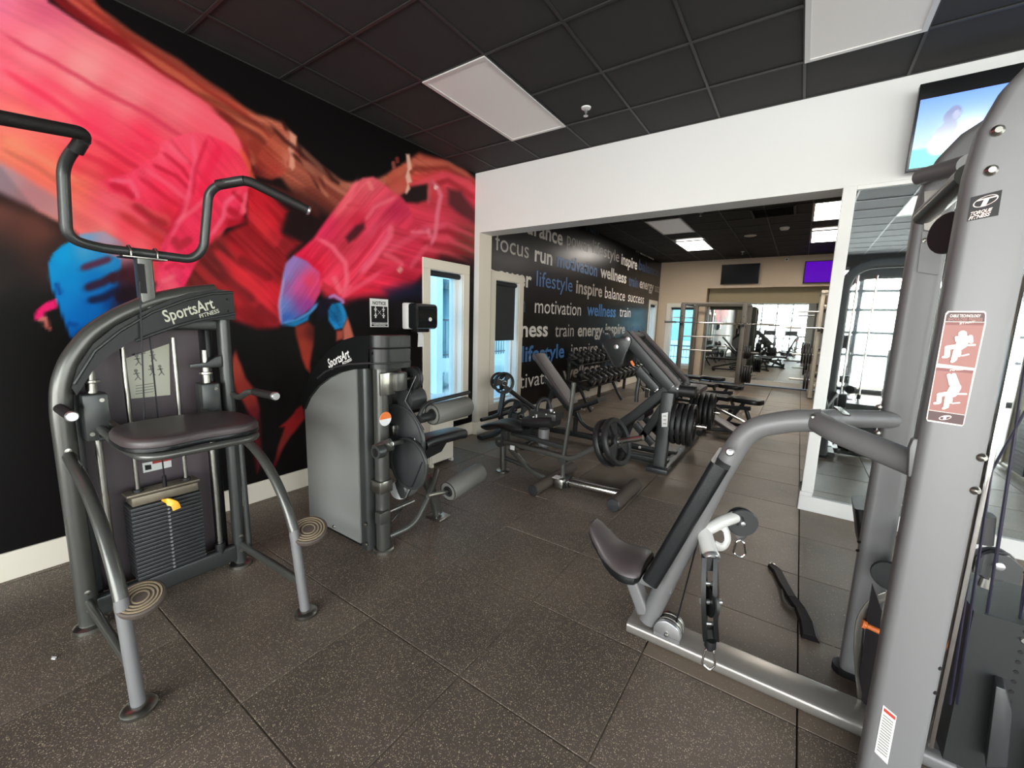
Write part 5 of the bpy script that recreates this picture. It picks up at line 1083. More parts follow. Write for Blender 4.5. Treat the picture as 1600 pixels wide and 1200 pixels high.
a = P(1484,495.5,'y',yb2-.002); b = P(1532,495.8,'y',yb2-.002)
lettering('CABLE TECHNOLOGY', M['figure'], pl, a, b-a, ezn, width=(b-a).length, height=.0075, bold=.03)
a = P(1481,501,'y',yb2-.002); b = P(1535,501.5,'y',yb2-.002); lettering('SHOULDER PRESSES', M['rust'], pl, a, b-a, ezn, width=(b-a).length, height=.0075, bold=.04)
a = P(1499,507,'y',yb2-.0022); lettering('START', M['figure'], pl, a, exn, ezn, width=.028, height=.005, bold=.03); a = P(1484,580,'y',yb2-.0022); lettering('FINISH', M['figure'], pl, a, exn, ezn, width=.03, height=.005, bold=.03)
def stick(pts, w, n='figure_drawing', m='figure', d=.0024):
    mb = MB()
    for (a, b, ww) in pts:
        A_, B_ = P(*a, 'y', yb2-d), P(*b, 'y', yb2-d); dd = B_-A_; L_ = max(dd.length, 1e-4); dd /= L_; sd = V(dd.z, 0, -dd.x); r_ = ww/2
        mb.prism([A_+dd*(-r_*math.sin(t))+sd*r_*math.cos(t) for t in [math.pi*j/6 for j in range(7)]]+[B_+dd*(r_*math.sin(t))-sd*r_*math.cos(t) for t in [math.pi*j/6 for j in range(7)]], (0, -.0003*(1+len(mb.v)/60), 0))
    pe(n, mb, m, smooth=False, par=pl)
k = 6.316; z1 = lambda x, y: (1440+x/k, 480+y/k)
stick([(z1(405,260),z1(405,275),.016),(z1(410,310),z1(395,370),.022),(z1(390,380),z1(370,400),.016),(z1(330,390),z1(255,400),.012),(z1(255,400),z1(250,480),.011),(z1(215,492),z1(252,488),.007),(z1(370,400),z1(340,440),.013),(z1(340,440),z1(320,510),.012),(z1(300,535),z1(322,520),.008),(z1(350,330),z1(345,300),.008),(z1(440,310),z1(485,340),.009),(z1(485,340),z1(480,290),.009),(z1(375,440),z1(370,480),.006),(z1(400,478),z1(460,465),.004),(z1(450,375),z1(520,372),.005)], 0)
stick([(z1(320,740),z1(325,760),.014),(z1(335,790),z1(300,850),.022),(z1(300,860),z1(265,880),.014),(z1(240,855),z1(175,865),.011),(z1(175,865),z1(170,935),.010),(z1(130,948),z1(168,944),.007),(z1(265,870),z1(250,930),.012),(z1(250,930),z1(240,980),.011),(z1(215,998),z1(240,985),.007),(z1(270,670),z1(290,760),.009),(z1(315,665),z1(355,770),.009),(z1(290,900),z1(285,940),.006),(z1(305,948),z1(370,942),.004),(z1(360,855),z1(435,856),.005)], 0)
cF = P(1440+232/k, 480+1090/k, 'y', yb2-.0026); pe('emblem_ring', ell(cF, .012, .0065, .82), 'figure', smooth=False, par=pl); pe('emblem_letter', MB().prism([cF+exn*x+ezn*z for x, z in [(-.008,.002),(.008,.002),(.008,.005),(-.008,.005)]], (0,-.0004,0)).prism([cF+exn*x+ezn*z for x, z in [(-.003,.003),(.003,.003),(.002,-.006),(-.004,-.006)]], (0,-.0004,0)), 'figure', smooth=False, par=pl)
# warning sticker low on the column (bands run across it)
ws = pe('warning_sticker', slab([(1380,1101.5),(1401,1119),(1386.5,1194),(1366.5,1174)], .0012), 'sticker', smooth=False)
lp = lambda t, s: (1380+(1401-1380)*t+(1366.5-1380)*s, 1101.5+(1119-1101.5)*t+(1174-1101.5)*s)
pe('red_band', slab([lp(.08,.03),lp(.94,.03),lp(.94,.10),lp(.08,.10)], .0018), 'red', smooth=False, par=ws)
for j in range(14):
    s0 = .16+j*.057; pe('text_line', slab([lp(.10,s0),lp(.86,s0),lp(.86,s0+.028),lp(.10,s0+.028)], .0016), 'inkgrey', smooth=False, par=ws)
# seat frame: main tube, fork, seat, back pad
q = lambda u, v, y=-2.31: P(u, v, 'y', y)
mt = pe('main_tube', MB().tube([q(1012,968), q(1132,728), q(1170,668), q(1240,657), q(1284,657)], .044, fil=.30, seg=24), 'silver')
J = q(1284, 658)
pe('fork_tube', MB().tube([J+V(-.02,0,0), J+V(.03,-.10,-.012), (XC-.02, YN2+.04, J.z-.055)], .040, fil=.10, seg=20), 'silver')
pe('fork_tube', MB().tube([J+V(-.02,0,0), J+V(.03,.10,0), (XC-.03, YF2-.02, J.z-.01)], .036, fil=.10, seg=20), 'silver')
pe('junction_plate', MB().prism([J+V(.055,-.07,.042), J+V(.075,-.065,.042), J+V(.055,.09,.044), J+V(.035,.085,.044)], (0,0,.006)), 'chrome')
for dx, dy in ((-.03,-.045),(-.03,.045)): pe('bolt', MB().lathe(J+V(dx,dy,.02), (0,dy/abs(dy),.5), [(.009,0),(.008,.008),(0,.01)], 10), 'steel')
eb = pe('end_bracket', MB().prism([P(u, v, 'y', YN2-.02) for u, v in [(1421,700),(1427,686),(1437,686),(1437,742),(1419,746)]], (0,.03,0)), 'silver', bevel=.004)
for u, v in ((1374,636),(1372,676)): pe('bolt', MB().lathe(P(u, v, 'y', YF2-.045), (-.5,-1,0), [(.012,0),(.011,.01),(0,.013)], 10), 'steel')
bp_ = pe('back_pad', MB().flat([q(1131,716,-2.30), q(1026,893,-2.30)], .26, .075, rad=.02, up=V(-.91,0,.41)), 'blackvinyl', bevel=0)
pe('pad_plate', MB().flat([q(1136,722,-2.30), q(1036,892,-2.30)], .20, .012, rad=.004, up=V(-.91,0,.41)), 'ink', par=bp_)
pe('pad_bolt', MB().lathe(q(1140,706,-2.42), (.2,-1,.3), [(0,-.01),(.016,-.006),(.018,.004),(.012,.012),(0,.014)], 14), 'alu', par=bp_)
secs = []
stn = [(2.765,.03,.520,.028),(2.775,.060,.515,.035),(2.80,.078,.492,.042),(2.84,.092,.455,.045),(2.885,.108,.425,.045),(2.93,.128,.410,.045),(2.975,.145,.408,.045),(3.015,.150,.412,.043),(3.045,.143,.415,.040),(3.062,.12,.416,.028)]
for x, w, z, h in stn:
    ring = []
    for j in range(24):
        t = 2*math.pi*j/24; c, s_ = math.cos(t), math.sin(t)
        yy = w*abs(c)**.7*(1 if c >= 0 else -1); zz = h*abs(s_)**.7*(1 if s_ >= 0 else -1)
        ring.append(V(x, -2.31+yy, z-.035+zz-.35*w*(abs(c)**2)*(.6 if x > 2.85 else .15)))
    secs.append(ring)
st = pe('seat', loft(MB(), secs), 'vinyl')
secs = [[V(p.x, -2.31+(p.y+2.31)*1.02, min(p.z, z-.035-.01)-.004) for p in r] for (x, w, z, h), r in zip(stn, secs)]
pe('seat_side', loft(MB(), secs), 'blackvinyl', par=st)
pe('seat_post', MB().flat([q(985,893), q(1008,948)+V(0,0,-.02)], .06, .075, rad=.012, up=V(0,1,0)), 'silver')
pe('seat_bracket', MB().flat([q(982,893), q(1052,917)], .06, .06, rad=.012, up=V(0,1,0)), 'silver')
# rollers on the base beam
for k_, y in enumerate((-2.345, -2.31, -2.275)):
    pe('base_pulley', MB().lathe((3.19, y, .085), (0,1,0), [(0,-.012),(.055,-.012),(.062,-.010),(.056,-.002),(.056,.002),(.062,.010),(.055,.012),(0,.012)], 32), 'alu' if k_ == 0 else 'steel')
pe('pulley_axle', MB().lathe((3.19, -2.359, .085), (0,-1,0), [(.01,0),(.009,.008),(0,.01)], 10), 'steel')
pe('pulley_guard', MB().prism([(3.13, -2.35, .06), (3.25, -2.35, .06), (3.25, -2.35, .075), (3.13, -2.35, .075)], (0,-.008,0)), 'silver')
pe('hidden_cable', MB().tube([(3.22, -2.31, .13), q(1092,838,-2.31)], .004, seg=6), 'cable')
# swivel arms with pulleys and carabiners
C0 = q(1104, 838)
ar = pe('swivel_arm', MB().tube([q(1100,832), q(1112,872,-2.40)], .033, seg=20), 'palearm')
pe('arm_collar', MB().lathe(q(1112,872,-2.40), (q(1112,872,-2.40)-q(1100,832)).normalized(), [(.028,-.01),(.035,-.012),(.036,.0),(.032,.008),(.02,.004)], 24), 'alu', par=ar)
ar2 = pe('swivel_arm', MB().tube([q(1100,830), q(1128,815,-2.25), q(1148,808,-2.17)], .027, seg=20), 'palearm')
pe('arm_handle', MB().tube([q(1114,850,-2.30), q(1128,857,-2.28), q(1138,845,-2.25), q(1134,826,-2.24), q(1124,820,-2.26)], .012, fil=.03, seg=12, r2=.02), 'palearm', par=ar2)
pe('mount_plate', MB().prism([q(1090,845), q(1102,840), q(1102,862), q(1094,870)], (0,.05,0)), 'silver', bevel=.004)
pe('release_lever', MB().prism([q(1098,868), q(1112,862), q(1112,878), q(1104,880)], (0,.03,0)), 'ink', bevel=.003)
def housing(c, dirn, L, wd, th, par, disc):
    dirn = Vector(dirn).normalized(); c = Vector(c)
    return None
# lower (near) swivel pulley: two long cheeks seen edge on
a, b = q(1108,872,-2.42), q(1110,1003,-2.47); d = (b-a); side = V(.83,.56,0)
sw = pe('swivel_pulley', MB().prism([a+side*-.03+d*t+V(.0,-.012*math.sin(math.pi*t)*3,0) for t in (0,.25,.5,.75,1)]+[a+side*-.03+d*t+V(-.01,.05*math.sin(math.pi*t)+.03,0) for t in (1,.75,.5,.25,0)], side*.02), 'coverblack')
pe('cheek', MB().prism([a+side*.018+d*t+V(.0,-.012*math.sin(math.pi*t)*3,0) for t in (0,.25,.5,.75,1)]+[a+side*.018+d*t+V(-.01,.05*math.sin(math.pi*t)+.03,0) for t in (1,.75,.5,.25,0)], side*.02), 'coverblack', par=sw)
wc = a+d*.55+V(0,.02,0); pe('wheel', MB().lathe(wc, side, [(.0,-.009),(.062,-.010),(.056,0),(.062,.010),(0,.009)], 28), 'rubber', par=sw)
pe('axle', MB().cyl(wc-side*.045, wc+side*.045, .012, 12), 'alu', par=sw)
for t0_, t1_ in ((.0, .16), (.86, 1.0)): pe('solid_end', MB().prism([a+side*-.022+d*t0_+V(-.005,.0,0), a+side*-.022+d*t1_+V(-.005,0,0), a+side*-.022+d*t1_+V(0,.04,0), a+side*-.022+d*t0_+V(0,.04,0)], side*.044), 'coverblack', par=sw)
for t in (.30, .78): pe('spacer', MB().cyl(a+d*t-side*.02, a+d*t+side*.022, .008, 10), 'alu', par=sw)
pe('cable_stop', MB().lathe(b, V(0,0,-1), [(.0,-.01),(.022,-.01),(.024,.02),(.014,.035),(0,.036)], 16), 'rubber', par=sw)
# upper (far) swivel pulley: slotted disc facing the room
c = q(1160,817,-2.17); fx = V(.35,-.93,0)
pu = pe('swivel_pulley', MB().lathe(c, fx, [(0,-.006),(.062,-.006),(.066,0),(.062,.006),(0,.006)], 32), 'charcoal')
pe('back_disc', MB().lathe(c-fx*.035, fx, [(0,-.006),(.060,-.006),(.060,.006),(0,.006)], 32), 'rubber', par=pu)
for dx in (-.03, .0): 
    sx = fx.cross(V(0,0,1)).normalized(); e0 = c+fx*.0065+sx*dx*-1+V(0,0,.03); pe('slot', MB().prism([e0+V(0,0,0), e0+sx*.012+V(0,0,.008), e0-sx*.006+V(0,0,-.045), e0-sx*.016+V(0,0,-.04)], fx*.001), 'ink', smooth=False, par=pu)
pe('axle', MB().lathe(c+fx*.006, fx, [(.012,0),(.010,.008),(0,.01)], 12), 'alu', par=pu)
pe('tail', MB().prism([c+V(-.03,0,-.055), c+V(.03,.02,-.055), c+V(.012,.01,-.085), c+V(-.012,0,-.085)], -fx*.03), 'charcoal', par=pu)
def carabiner(c, L, w, par, tilt=0):
    pts = [c+V(0,0,0), c+V(w*.35,w*.1,-.01), c+V(w*.6,w*.2,-L*.75), c+V(w*.2,w*.05,-L), c+V(-w*.5,-w*.15,-L*.8), c+V(-w*.35,-w*.1,-.01), c+V(0,0,0)]
    pe('carabiner', MB().tube(pts, .0045, fil=.01, seg=8), 'chrome', par=par)
carabiner(b+V(0,0,-.03), .10, .045, sw); carabiner(c+V(0,0,-.085), .085, .045, pu)
# upper cross members, pulley mount
pe('top_cross_tube', MB().cyl(P(1440,276,'y',YF2-.04), P(1512, 256, 'y', -2.25), .03, 20), 'silver')
a = P(1444,338,'y',-2.02); pe('pulley_mount_tube', MB().cyl(a, P(1515, 272, 'y', -2.42), .033, 20), 'gunmetal')
pe('mount_gusset', MB().prism([P(u, v, 'y', YF2-.05) for u, v in [(1444,300),(1470,296),(1470,362),(1443,360)]], (0,-.006,0)), 'silverbeam')
pe('column_plate', MB().prism([P(u, v, 'y', YF2-.046) for u, v in [(1441,362),(1473,364),(1466,430),(1433,425)]], (0,-.004,0)), 'silver')
for u, v in ((1446,376),(1460,377)): pe('bolt', MB().lathe(P(u, v, 'y', YF2-.05), (0,-1,0), [(.010,0),(.010,.004),(.005,.006),(0,.004)], 12), 'steel')
tp_ = pe('top_pulley', MB().lathe(P(1482,364,'y',-2.3), (.85,.5,0), [(0,-.012),(.062,-.012),(.066,-.004),(.066,.004),(.062,.012),(0,.012)], 28), 'rubber')
# guarded weight stack, rods, cables, pulleys inside the frame
SX, SX2, SYa, SYb = 4.085, 4.42, -2.44, -2.14
for k_ in range(16):
    z = .13+k_*.034; o = pe('weight_plate', MB().box((SX+.02, SYa, z), (SX2, SYb, z+.034)), 'dk')
    if 3 < k_: pe('plate_hole', MB().cyl((SX+.13, SYa-.0015, z+.015), (SX+.13, SYa+.002, z+.015), .006, 8), 'ink', par=o)
pe('stack_pin', MB().cyl((SX+.13, SYa-.01, .63), (SX+.13, SYa, .63), .008, 10), 'chrome')
for x, y in ((4.055, -2.33), (4.24, -2.42)):
    pe('guide_rod', MB().cyl((x, y, .1), (x, y, 2.2), .0125, 14), 'chrome'); pe('rubber_stop', MB().cyl((x, y, .70), (x, y, .755), .022, 16), 'rubber')
tb = pe('pulley_box', MB().flat([P(1518,800,'y',-2.40), P(1514,842,'y',-2.40)], .10, .07, rad=.02, up=(0,1,0)), 'rubber')
pe('box_bracket', MB().flat([P(1508,815,'y',-2.44), P(1506,838,'y',-2.44)], .03, .03, rad=.008, up=(0,1,0)), 'silver', par=tb)
pc_ = P(1556, 884, 'y', -2.38)
hb = pe('stack_pulley', MB().lathe(pc_, (.35,-1,0), [(0,-.03),(.05,-.03),(.054,-.02),(.045,-.012),(.045,-.006),(.054,0),(.05,.006),(0,.006)], 28), 'charcoal')
pe('pulley_cheek', MB().prism([pc_+V(-.05,-.01,-.035), pc_+V(.05,-.01,-.035), pc_+V(.05,-.01,.02), pc_+V(.02,-.01,.045), pc_+V(-.02,-.01,.045), pc_+V(-.05,-.01,.02)], (.0,-.008,0)), 'charcoal', par=hb)
pe('axle', MB().lathe(pc_+V(0,-.018,.01), (0,-1,0), [(.012,0),(.012,.01),(.006,.012),(0,.012)], 12), 'alu', par=hb)
pe('clevis', MB().flat([pc_+V(-.01,0,-.04), pc_+V(-.015,0,-.08)], .03, .02, rad=.006, up=(0,1,0)), 'steel', par=hb)
for (u0, v0, u1, v1, y) in [(1578,470,1484,1100,-2.47),(1589,470,1495,1100,-2.46),(1592,640,1556,880,-2.40),(1612,500,1530,1040,-2.42),(1603,640,1513,800,-2.42),(1640,600,1582,1060,-2.40)]:
    pe('cable', MB().tube([P(u0, v0, 'y', y), P(u1, v1, 'y', y)], .0036, seg=6), 'purplecable')
for (c_, ax__, r) in [((4.17,-2.33,.10),(0.3,1,0),.075),((4.20,-2.26,.11),(1,.2,0),.06),((4.26,-2.24,.10),(1,.2,0),.055)]:
    w_ = pe('floor_pulley', MB().lathe(c_, ax__, [(0,-.014),(r-.008,-.014),(r,-.010),(r-.01,0),(r,.010),(r-.008,.014),(0,.014)], 28), 'charcoal')
    pe('axle', MB().lathe(V(*c_)-Vector(ax__).normalized()*.014, -Vector(ax__), [(.01,0),(.009,.008),(0,.01)], 10), 'steel', par=w_)
pe('floor_tube', MB().tube([(4.10,-2.13,.06), (4.22,-2.44,.06), (4.5,-2.46,.06)], .026, fil=.05), 'silver')
gp = pe('rear_guard', MB().prism([P(u, v, 'y', -2.5) for u, v in [(1556,1072),(1572,1078),(1582,1115),(1575,1200),(1540,1200)]], (.02,.10,0)), 'charcoal', bevel=.004)
pe('rear_post', MB().flat([(4.33,-2.5,0.02), (4.33,-2.5,.36)], .10, .07, rad=.02, up=(0,1,0)), 'silver')
# black side plate, orange pin and foot pulley between the columns
sp_ = pe('side_plate', MB().prism([P(u, v, 'y', -2.24) for u, v in [(1363,912),(1378,955),(1372,1010),(1366,1090),(1353,1120),(1343,1060),(1352,985)]], (0,.006,0)), 'ink')
pe('curved_strap', MB().flat([P(1388,930,'y',-2.22), P(1366,938,'y',-2.22), P(1345,965,'y',-2.22), P(1340,1010,'y',-2.22), P(1348,1110,'y',-2.22)], .03, .006, rad=.002, fil=.06, up=(0,1,0)), 'steel')
pe('orange_pin', MB().lathe(P(1347,974,'y',-2.24), V(1,0,-.18), [(0,0),(.016,0),(.016,.012),(.010,.016),(.011,.06),(0,.06)], 14), 'orange', 'orange selector pin')
pe('foot_pulley', MB().lathe(P(1390,900,'y',-2.16), (.3,1,0), [(0,-.01),(.055,-.01),(.06,0),(.055,.01),(0,.01)], 24), 'charcoal')
pe('pull_cable', MB().tube([(3.99,-2.1,.65),(3.99,-2.1,2.0)], .004, seg=6), 'cable')
pe('second_seat', MB().flat([P(1343,785,'y',-1.80), P(1350,845,'y',-1.80)], .20, .05, rad=.02, up=(1,0,0)), 'blackvinyl')
pe('seat_mount', MB().flat([P(1350,815,'y',-1.80), (3.98, -1.9, .80), (3.98, YF2, .80)], .04, .04, rad=.01), 'silver')
pe('inner_box', MB().box((4.02, -2.18, .62), (4.10, -2.06, .78)), 'rubber', bevel=.01)

# ================================================================ things on the floor and on the near wall
cl = [P(u, v, 'z', .02) for u, v in [(1204,882),(1216,893),(1226,915),(1238,938),(1252,955),(1262,975),(1267,996)]]
mb = MB(); w_ = [.018,.03,.03,.026,.03,.036,.04]; tz = [0,.003,.01,.018,.012,.008,0]
for i in range(6):
    for a_, b_, wa, wb, za, zb in ((cl[i], cl[i+1], w_[i], w_[i+1], tz[i], tz[i+1]),):
        dd = (b_-a_).normalized(); sd = V(-dd.y, dd.x, 0)
        mb.add([a_-sd*wa+V(0,0,za-.018), a_+sd*wa+V(0,0,za-.018), b_+sd*wb+V(0,0,zb-.018), b_-sd*wb+V(0,0,zb-.018), a_-sd*wa*.8+V(0,0,za+.004), a_+sd*wa*.5+V(0,0,za+.012), b_+sd*wb*.5+V(0,0,zb+.012), b_-sd*wb*.8+V(0,0,zb+.004)], [(0,3,2,1),(4,5,6,7),(0,1,5,4),(1,2,6,5),(2,3,7,6),(3,0,4,7)])
sr = thing('ankle_strap', 'black twisted fabric strap lying on the floor between the machine and the mirror', 'strap', tuple(cl[3].xy)+(0,))
part('band', mb, M['ink'], sr)
part('loop', MB().tube([P(1222,922,'z',.014), P(1224,938,'z',.02), P(1232,948,'z',.014), P(1240,952,'z',.02)], .009, fil=.02), mat('sheer_web', (70, 66, 60), .5), sr)
part('metal_tip', MB().beam(P(1203,880,'z',.02), P(1211,882,'z',.02), .012, .004), M['steel'], sr)
for i, (u, v) in enumerate([(905,965), (906,998), (830,1012)][:0]): pass
single('paper_scrap', MB().prism([P(82,1027,'z',.003), P(89,1027,'z',.003), P(86,1031,'z',.003), P(80,1030,'z',.003)], (0,0,.004)), M['paper'], 'tiny white paper scrap on the floor left of the bowed leg', 'scrap', loc=tuple(P(85,1029,'z',0)))
# television over the mirror
def tv(name, label, x0, x1, z0, z1, y, screen, tilt=0.0, cat='television', back=.1):
    t = thing(name, label, cat, ((x0+x1)/2, y, z0)); b_ = .018; d = .045
    yt = y-tilt
    part('case', MB().prism([(x0, y, z0), (x0, yt, z1), (x0, yt+d, z1), (x0, y+d, z0)], (x1-x0, 0, 0)), M['bezel'], t, bevel=.004)
    part('screen', MB().prism([(x0+b_, y-.0015-.0*tilt, z0+b_), (x1-b_, y-.0015, z0+b_), (x1-b_, yt-.0015, z1-b_), (x0+b_, yt-.0015, z1-b_)], (0, .0008, 0)), screen, t, smooth=False) if screen else None
    part('wall_mount', MB().box(((x0+x1)/2-.15, y+d-.01, (z0+z1)/2-.12), ((x0+x1)/2+.15, y+back, (z0+z1)/2+.12)), M['ink'], t, bevel=.004)
    return t
tv('television', 'black switched-off television on the beige wall', 1.63, 2.52, 2.68, 3.19, YF-.10, M['screenoff'], .03)
tv('television', 'television with a plain purple screen on the beige wall', 3.47, 4.36, 2.66, 3.18, YF-.10, M['purple'], .03)
t3 = tv('television', 'television above the near mirror showing a figure against a blue sky', 4.045, 5.02, 2.655, 3.20, -.13, None, .05, back=.13)
def build_screen():
    nx, nz = 120, 68; xs = np.linspace(4.06, 5.005, nx); zs = np.linspace(2.672, 3.10, nz); Xg, Zg = np.meshgrid(xs, zs, indexing='ij')
    U = (Xg-4.06)/.945*.945/.43; Vv = (Zg-2.672)/.428          # U in screen heights
    top_, mid_ = np.array([96,132,226.]), np.array([196,214,244.]); C = mid_*(1-Vv[...,None])+top_*Vv[...,None]
    hz = np.clip((.30-Vv)/.04, 0, 1)[...,None]; C = C*(1-hz)+np.array([112,196,190.])*hz
    glow = np.exp(-(((U-.62)/.25)**2+((Vv-.42)/.22)**2))[...,None]; C = C*(1-glow*.7)+np.array([240,246,250.])*glow*.7
    fig = np.zeros(U.shape)
    for cx_, cz_, rx, rz in ((.42,.72,.085,.12), (.385,.68,.085,.12), (.39,.52,.10,.14), (.34,.42,.14,.16), (.31,.30,.15,.16)):
        fig = np.maximum(fig, np.clip((1-((U-cx_)/rx)**2-((Vv-cz_)/rz)**2)*4, 0, 1))
    tone = np.array([192,196,198.])*(1-np.clip((Vv-.35)/.4, 0, 1))[...,None]+np.array([112,116,140.])*np.clip((Vv-.35)/.4, 0, 1)[...,None]
    face = np.clip((1-((U-.445)/.045)**2-((Vv-.70)/.07)**2)*3, 0, 1)[...,None]; tone = tone*(1-face)+np.array([150,150,166.])*face
    fig = (fig*.85)[...,None]; C = C*(1-fig)+tone*fig
    yy = -.13-.05*(Zg-2.655)/.545-.002; pts = np.stack([Xg.ravel(), yy.ravel(), Zg.ravel()], 1)-np.array(worldloc(t3))
    i, j = np.meshgrid(np.arange(nx-1), np.arange(nz-1), indexing='ij'); a = (i*nz+j).ravel(); qd = np.stack([a, a+nz, a+nz+1, a+1], 1)
    print_grid('screen', pts, qd, C.reshape(-1, 3), attr_mat('screen_picture', .3, .3, emit=1.0), t3)
build_screen()
# ceiling and wall fittings
def sprinkler(x, y, lab):
    t = thing('sprinkler', lab, 'sprinkler', (x, y, H)); part('flange', MB().lathe((x, y, H), (0,0,-1), [(0,0),(.042,0),(.038,.010),(.016,.014),(0,.014)], 24), M['white'], t)
    part('head', MB().lathe((x, y, H-.012), (0,0,-1), [(.012,0),(.012,.025),(.007,.03),(.007,.05),(.02,.052),(.02,.056),(0,.056)], 16), M['alu'], t)
sprinkler(1.853, -.768, 'white fire sprinkler in the near ceiling right of the light panel')
sprinkler(2.038, 3.17, 'fire sprinkler in the far ceiling just beyond the white beam')
sprinkler(2.2, 7.4, 'fire sprinkler in the far ceiling above the black television')
single('smoke_detector', MB().lathe((3.12, 4.95, H), (0,0,-1), [(0,0),(.075,0),(.078,.02),(.06,.045),(.03,.05),(0,.05)], 28), M['white'], 'round white smoke detector on the far ceiling', 'smoke detector', loc=(3.12, 4.95, H))
single('ceiling_speaker', MB().lathe((2.53, 5.47, H), (0,0,-1), [(0,0),(.11,0),(.11,.006),(.09,.012),(0,.012)], 32), M['frame'], 'round flat ceiling speaker on the far ceiling', 'speaker', loc=(2.53, 5.47, H))
sc_ = thing('security_camera', 'small white security camera on the beige wall between the two televisions', 'camera', (3.08, YF-.05, 3.26))
part('base', MB().box((3.04, YF-.03, 3.23), (3.12, YF, 3.29)), M['white'], sc_, bevel=.006); part('body', MB().cyl((3.08, YF-.03, 3.26), (3.08, YF-.13, 3.245), .035), M['white'], sc_); part('lens', MB().cyl((3.08, YF-.13, 3.245), (3.08, YF-.135, 3.244), .02), M['ink'], sc_)
vt = thing('ceiling_vent', 'dark square air vent in the far ceiling left of the lit panels', 'vent', (3.0, 3.7, H))
part('frame', MB().box((2.7, 3.39, H-.01), (3.3, 3.42, H)).box((2.7, 3.97, H-.01), (3.3, 4.0, H)).box((2.7, 3.42, H-.01), (2.73, 3.97, H)).box((3.27, 3.42, H-.01), (3.3, 3.97, H)), M['ink'], vt, smooth=False)
for k_ in range(7): part('slat', MB().obox((3.0, 3.46+k_*.08, H-.006), (.27,0,0), (0,.025,.006), (0,0,.0015)), M['ink'], vt, smooth=False)
# ================================================================ DUMBBELL RACK along the word wall
R_ = thing('dumbbell_rack', 'long black two-tier dumbbell rack standing along the word wall', 'rack', (.5, 3.9, 0))
pr_ = lambda n, mb, m, label=None, bevel=0, smooth=True, par=None: part(n, mb, M[m], par or R_, label, bevel, smooth)
ry0, ry1 = 2.25, 5.60
for zc_, xc in ((.50, .58), (.86, .36)):
    for dx in (-.09, .09): pr_('shelf_rail', MB().obox((xc+dx, (ry0+ry1)/2, zc_-dx*.45), (.035,0,-.012), (0,(ry1-ry0)/2,0), (.002,0,.006)), 'rubber', bevel=.002)
for y in (2.35, 3.85, 5.35):
    pr_('upright', MB().flat([(.22, y, .02), (.26, y, .98)], .06, .05, rad=.01, up=(0,1,0)), 'dk')
    pr_('leg', MB().flat([(.45, y, .46), (.66, y, .10), (.72, y, .02)], .05, .04, rad=.01, up=(0,1,0)), 'dk')
    pr_('shelf_arm', MB().flat([(.24, y, .50), (.66, y, .40)], .05, .05, rad=.01, up=(0,1,0)), 'dk'); pr_('shelf_arm', MB().flat([(.25, y, .88), (.45, y, .79)], .05, .05, rad=.01, up=(0,1,0)), 'dk')
def dumbbell(R, L, lab, group):
    t = thing('dumbbell', lab, 'dumbbell', (0,0,0), group); hl = L*.32
    for s in (-1, 1):
        a = V(s*(L/2), 0, 0); part('head', MB().lathe(a, (-s,0,0), [(0,0),(R*.55,0),(R*.6,.004),(R*.86,.004),(R,.018),(R,hl-.015),(R*.85,hl),(0,hl)], 18), M['rubber'], t)
        part('end_disc', MB().lathe(a, (s,0,0), [(0,0),(R*.5,0),(R*.48,.002),(0,.002)], 18), M['steel'], t)
    part('handle', MB().cyl((-L/2+hl, 0, 0), (L/2-hl, 0, 0), .016, 12), M['steel'], t); return t
words_ = ['nearest', 'second', 'third', 'fourth', 'fifth', 'sixth', 'seventh', 'eighth', 'ninth', 'tenth', 'eleventh', 'twelfth', 'thirteenth', 'fourteenth']
for tier, (n_, z_, x_, R, L, ya, yb) in {'lower': (13, .50, .58, .080, .34, 2.40, 5.50), 'upper': (14, .86, .36, .064, .30, 2.38, 5.50)}.items():
    first = None
    for k_ in range(n_):
        lab = 'black dumbbell with bright end caps, %s on the %s shelf%s' % (words_[k_], tier, '' if k_ == 0 else ' counting from the near end')
        y = ya+(yb-ya)*k_/(n_-1)
        if first is None: first = dumbbell(R, L, lab, 'dumbbells on the %s shelf' % tier); d_ = first; d_.location = (x_, y, z_+R+.012)
        else: d_ = dup(first, (x_, y, z_+R+.012), lab)
        d_.rotation_euler = (0, math.radians(24), 0)
# ================================================================ FLAT BENCHES
def bench(lab, group):
    t = thing('flat_bench', lab, 'bench', (0,0,0), group); p = lambda n, mb, m, **k: part(n, mb, M[m], t, **k)
    p('back_pad', MB().flat([(-.95, 0, .44), (.12, 0, .44)], .30, .065, rad=.022), 'blackvinyl'); p('seat_pad', pad_mesh(.36, 0, .21, .14, .42, .07, waist=.0, crown=-.0), 'blackvinyl')
    p('spine', MB().flat([(-.70, 0, .12), (.0, 0, .30), (.40, 0, .34)], .06, .06, rad=.012, up=(0,1,0)), 'gunmetal2')
    p('seat_post', MB().flat([(.30, 0, .40), (.12, 0, .12), (.08, 0, .06)], .05, .05, rad=.01, up=(0,1,0)), 'gunmetal2'); p('prop', MB().flat([(-.40, 0, .38), (-.10, 0, .12)], .04, .04, rad=.01, up=(0,1,0)), 'steel')
    p('front_leg', MB().flat([(.34, 0, .34), (.46, 0, .05)], .05, .05, rad=.01, up=(0,1,0)), 'gunmetal2')
    p('ladder', MB().flat([(-.68, 0, .06), (.46, 0, .06)], .05, .05, rad=.01, up=(0,1,0)), 'dk')
    p('front_foot', MB().flat([(.46, -.20, .035), (.46, .20, .035)], .06, .06, rad=.015), 'rubber'); p('rear_foot', MB().flat([(-.68, -.25, .035), (-.68, .25, .035)], .06, .06, rad=.015), 'rubber')
    for s in (-1, 1): p('wheel', MB().cyl((-.70, s*.27, .05), (-.70, s*.30, .05), .05, 18), 'rubber')
    return t
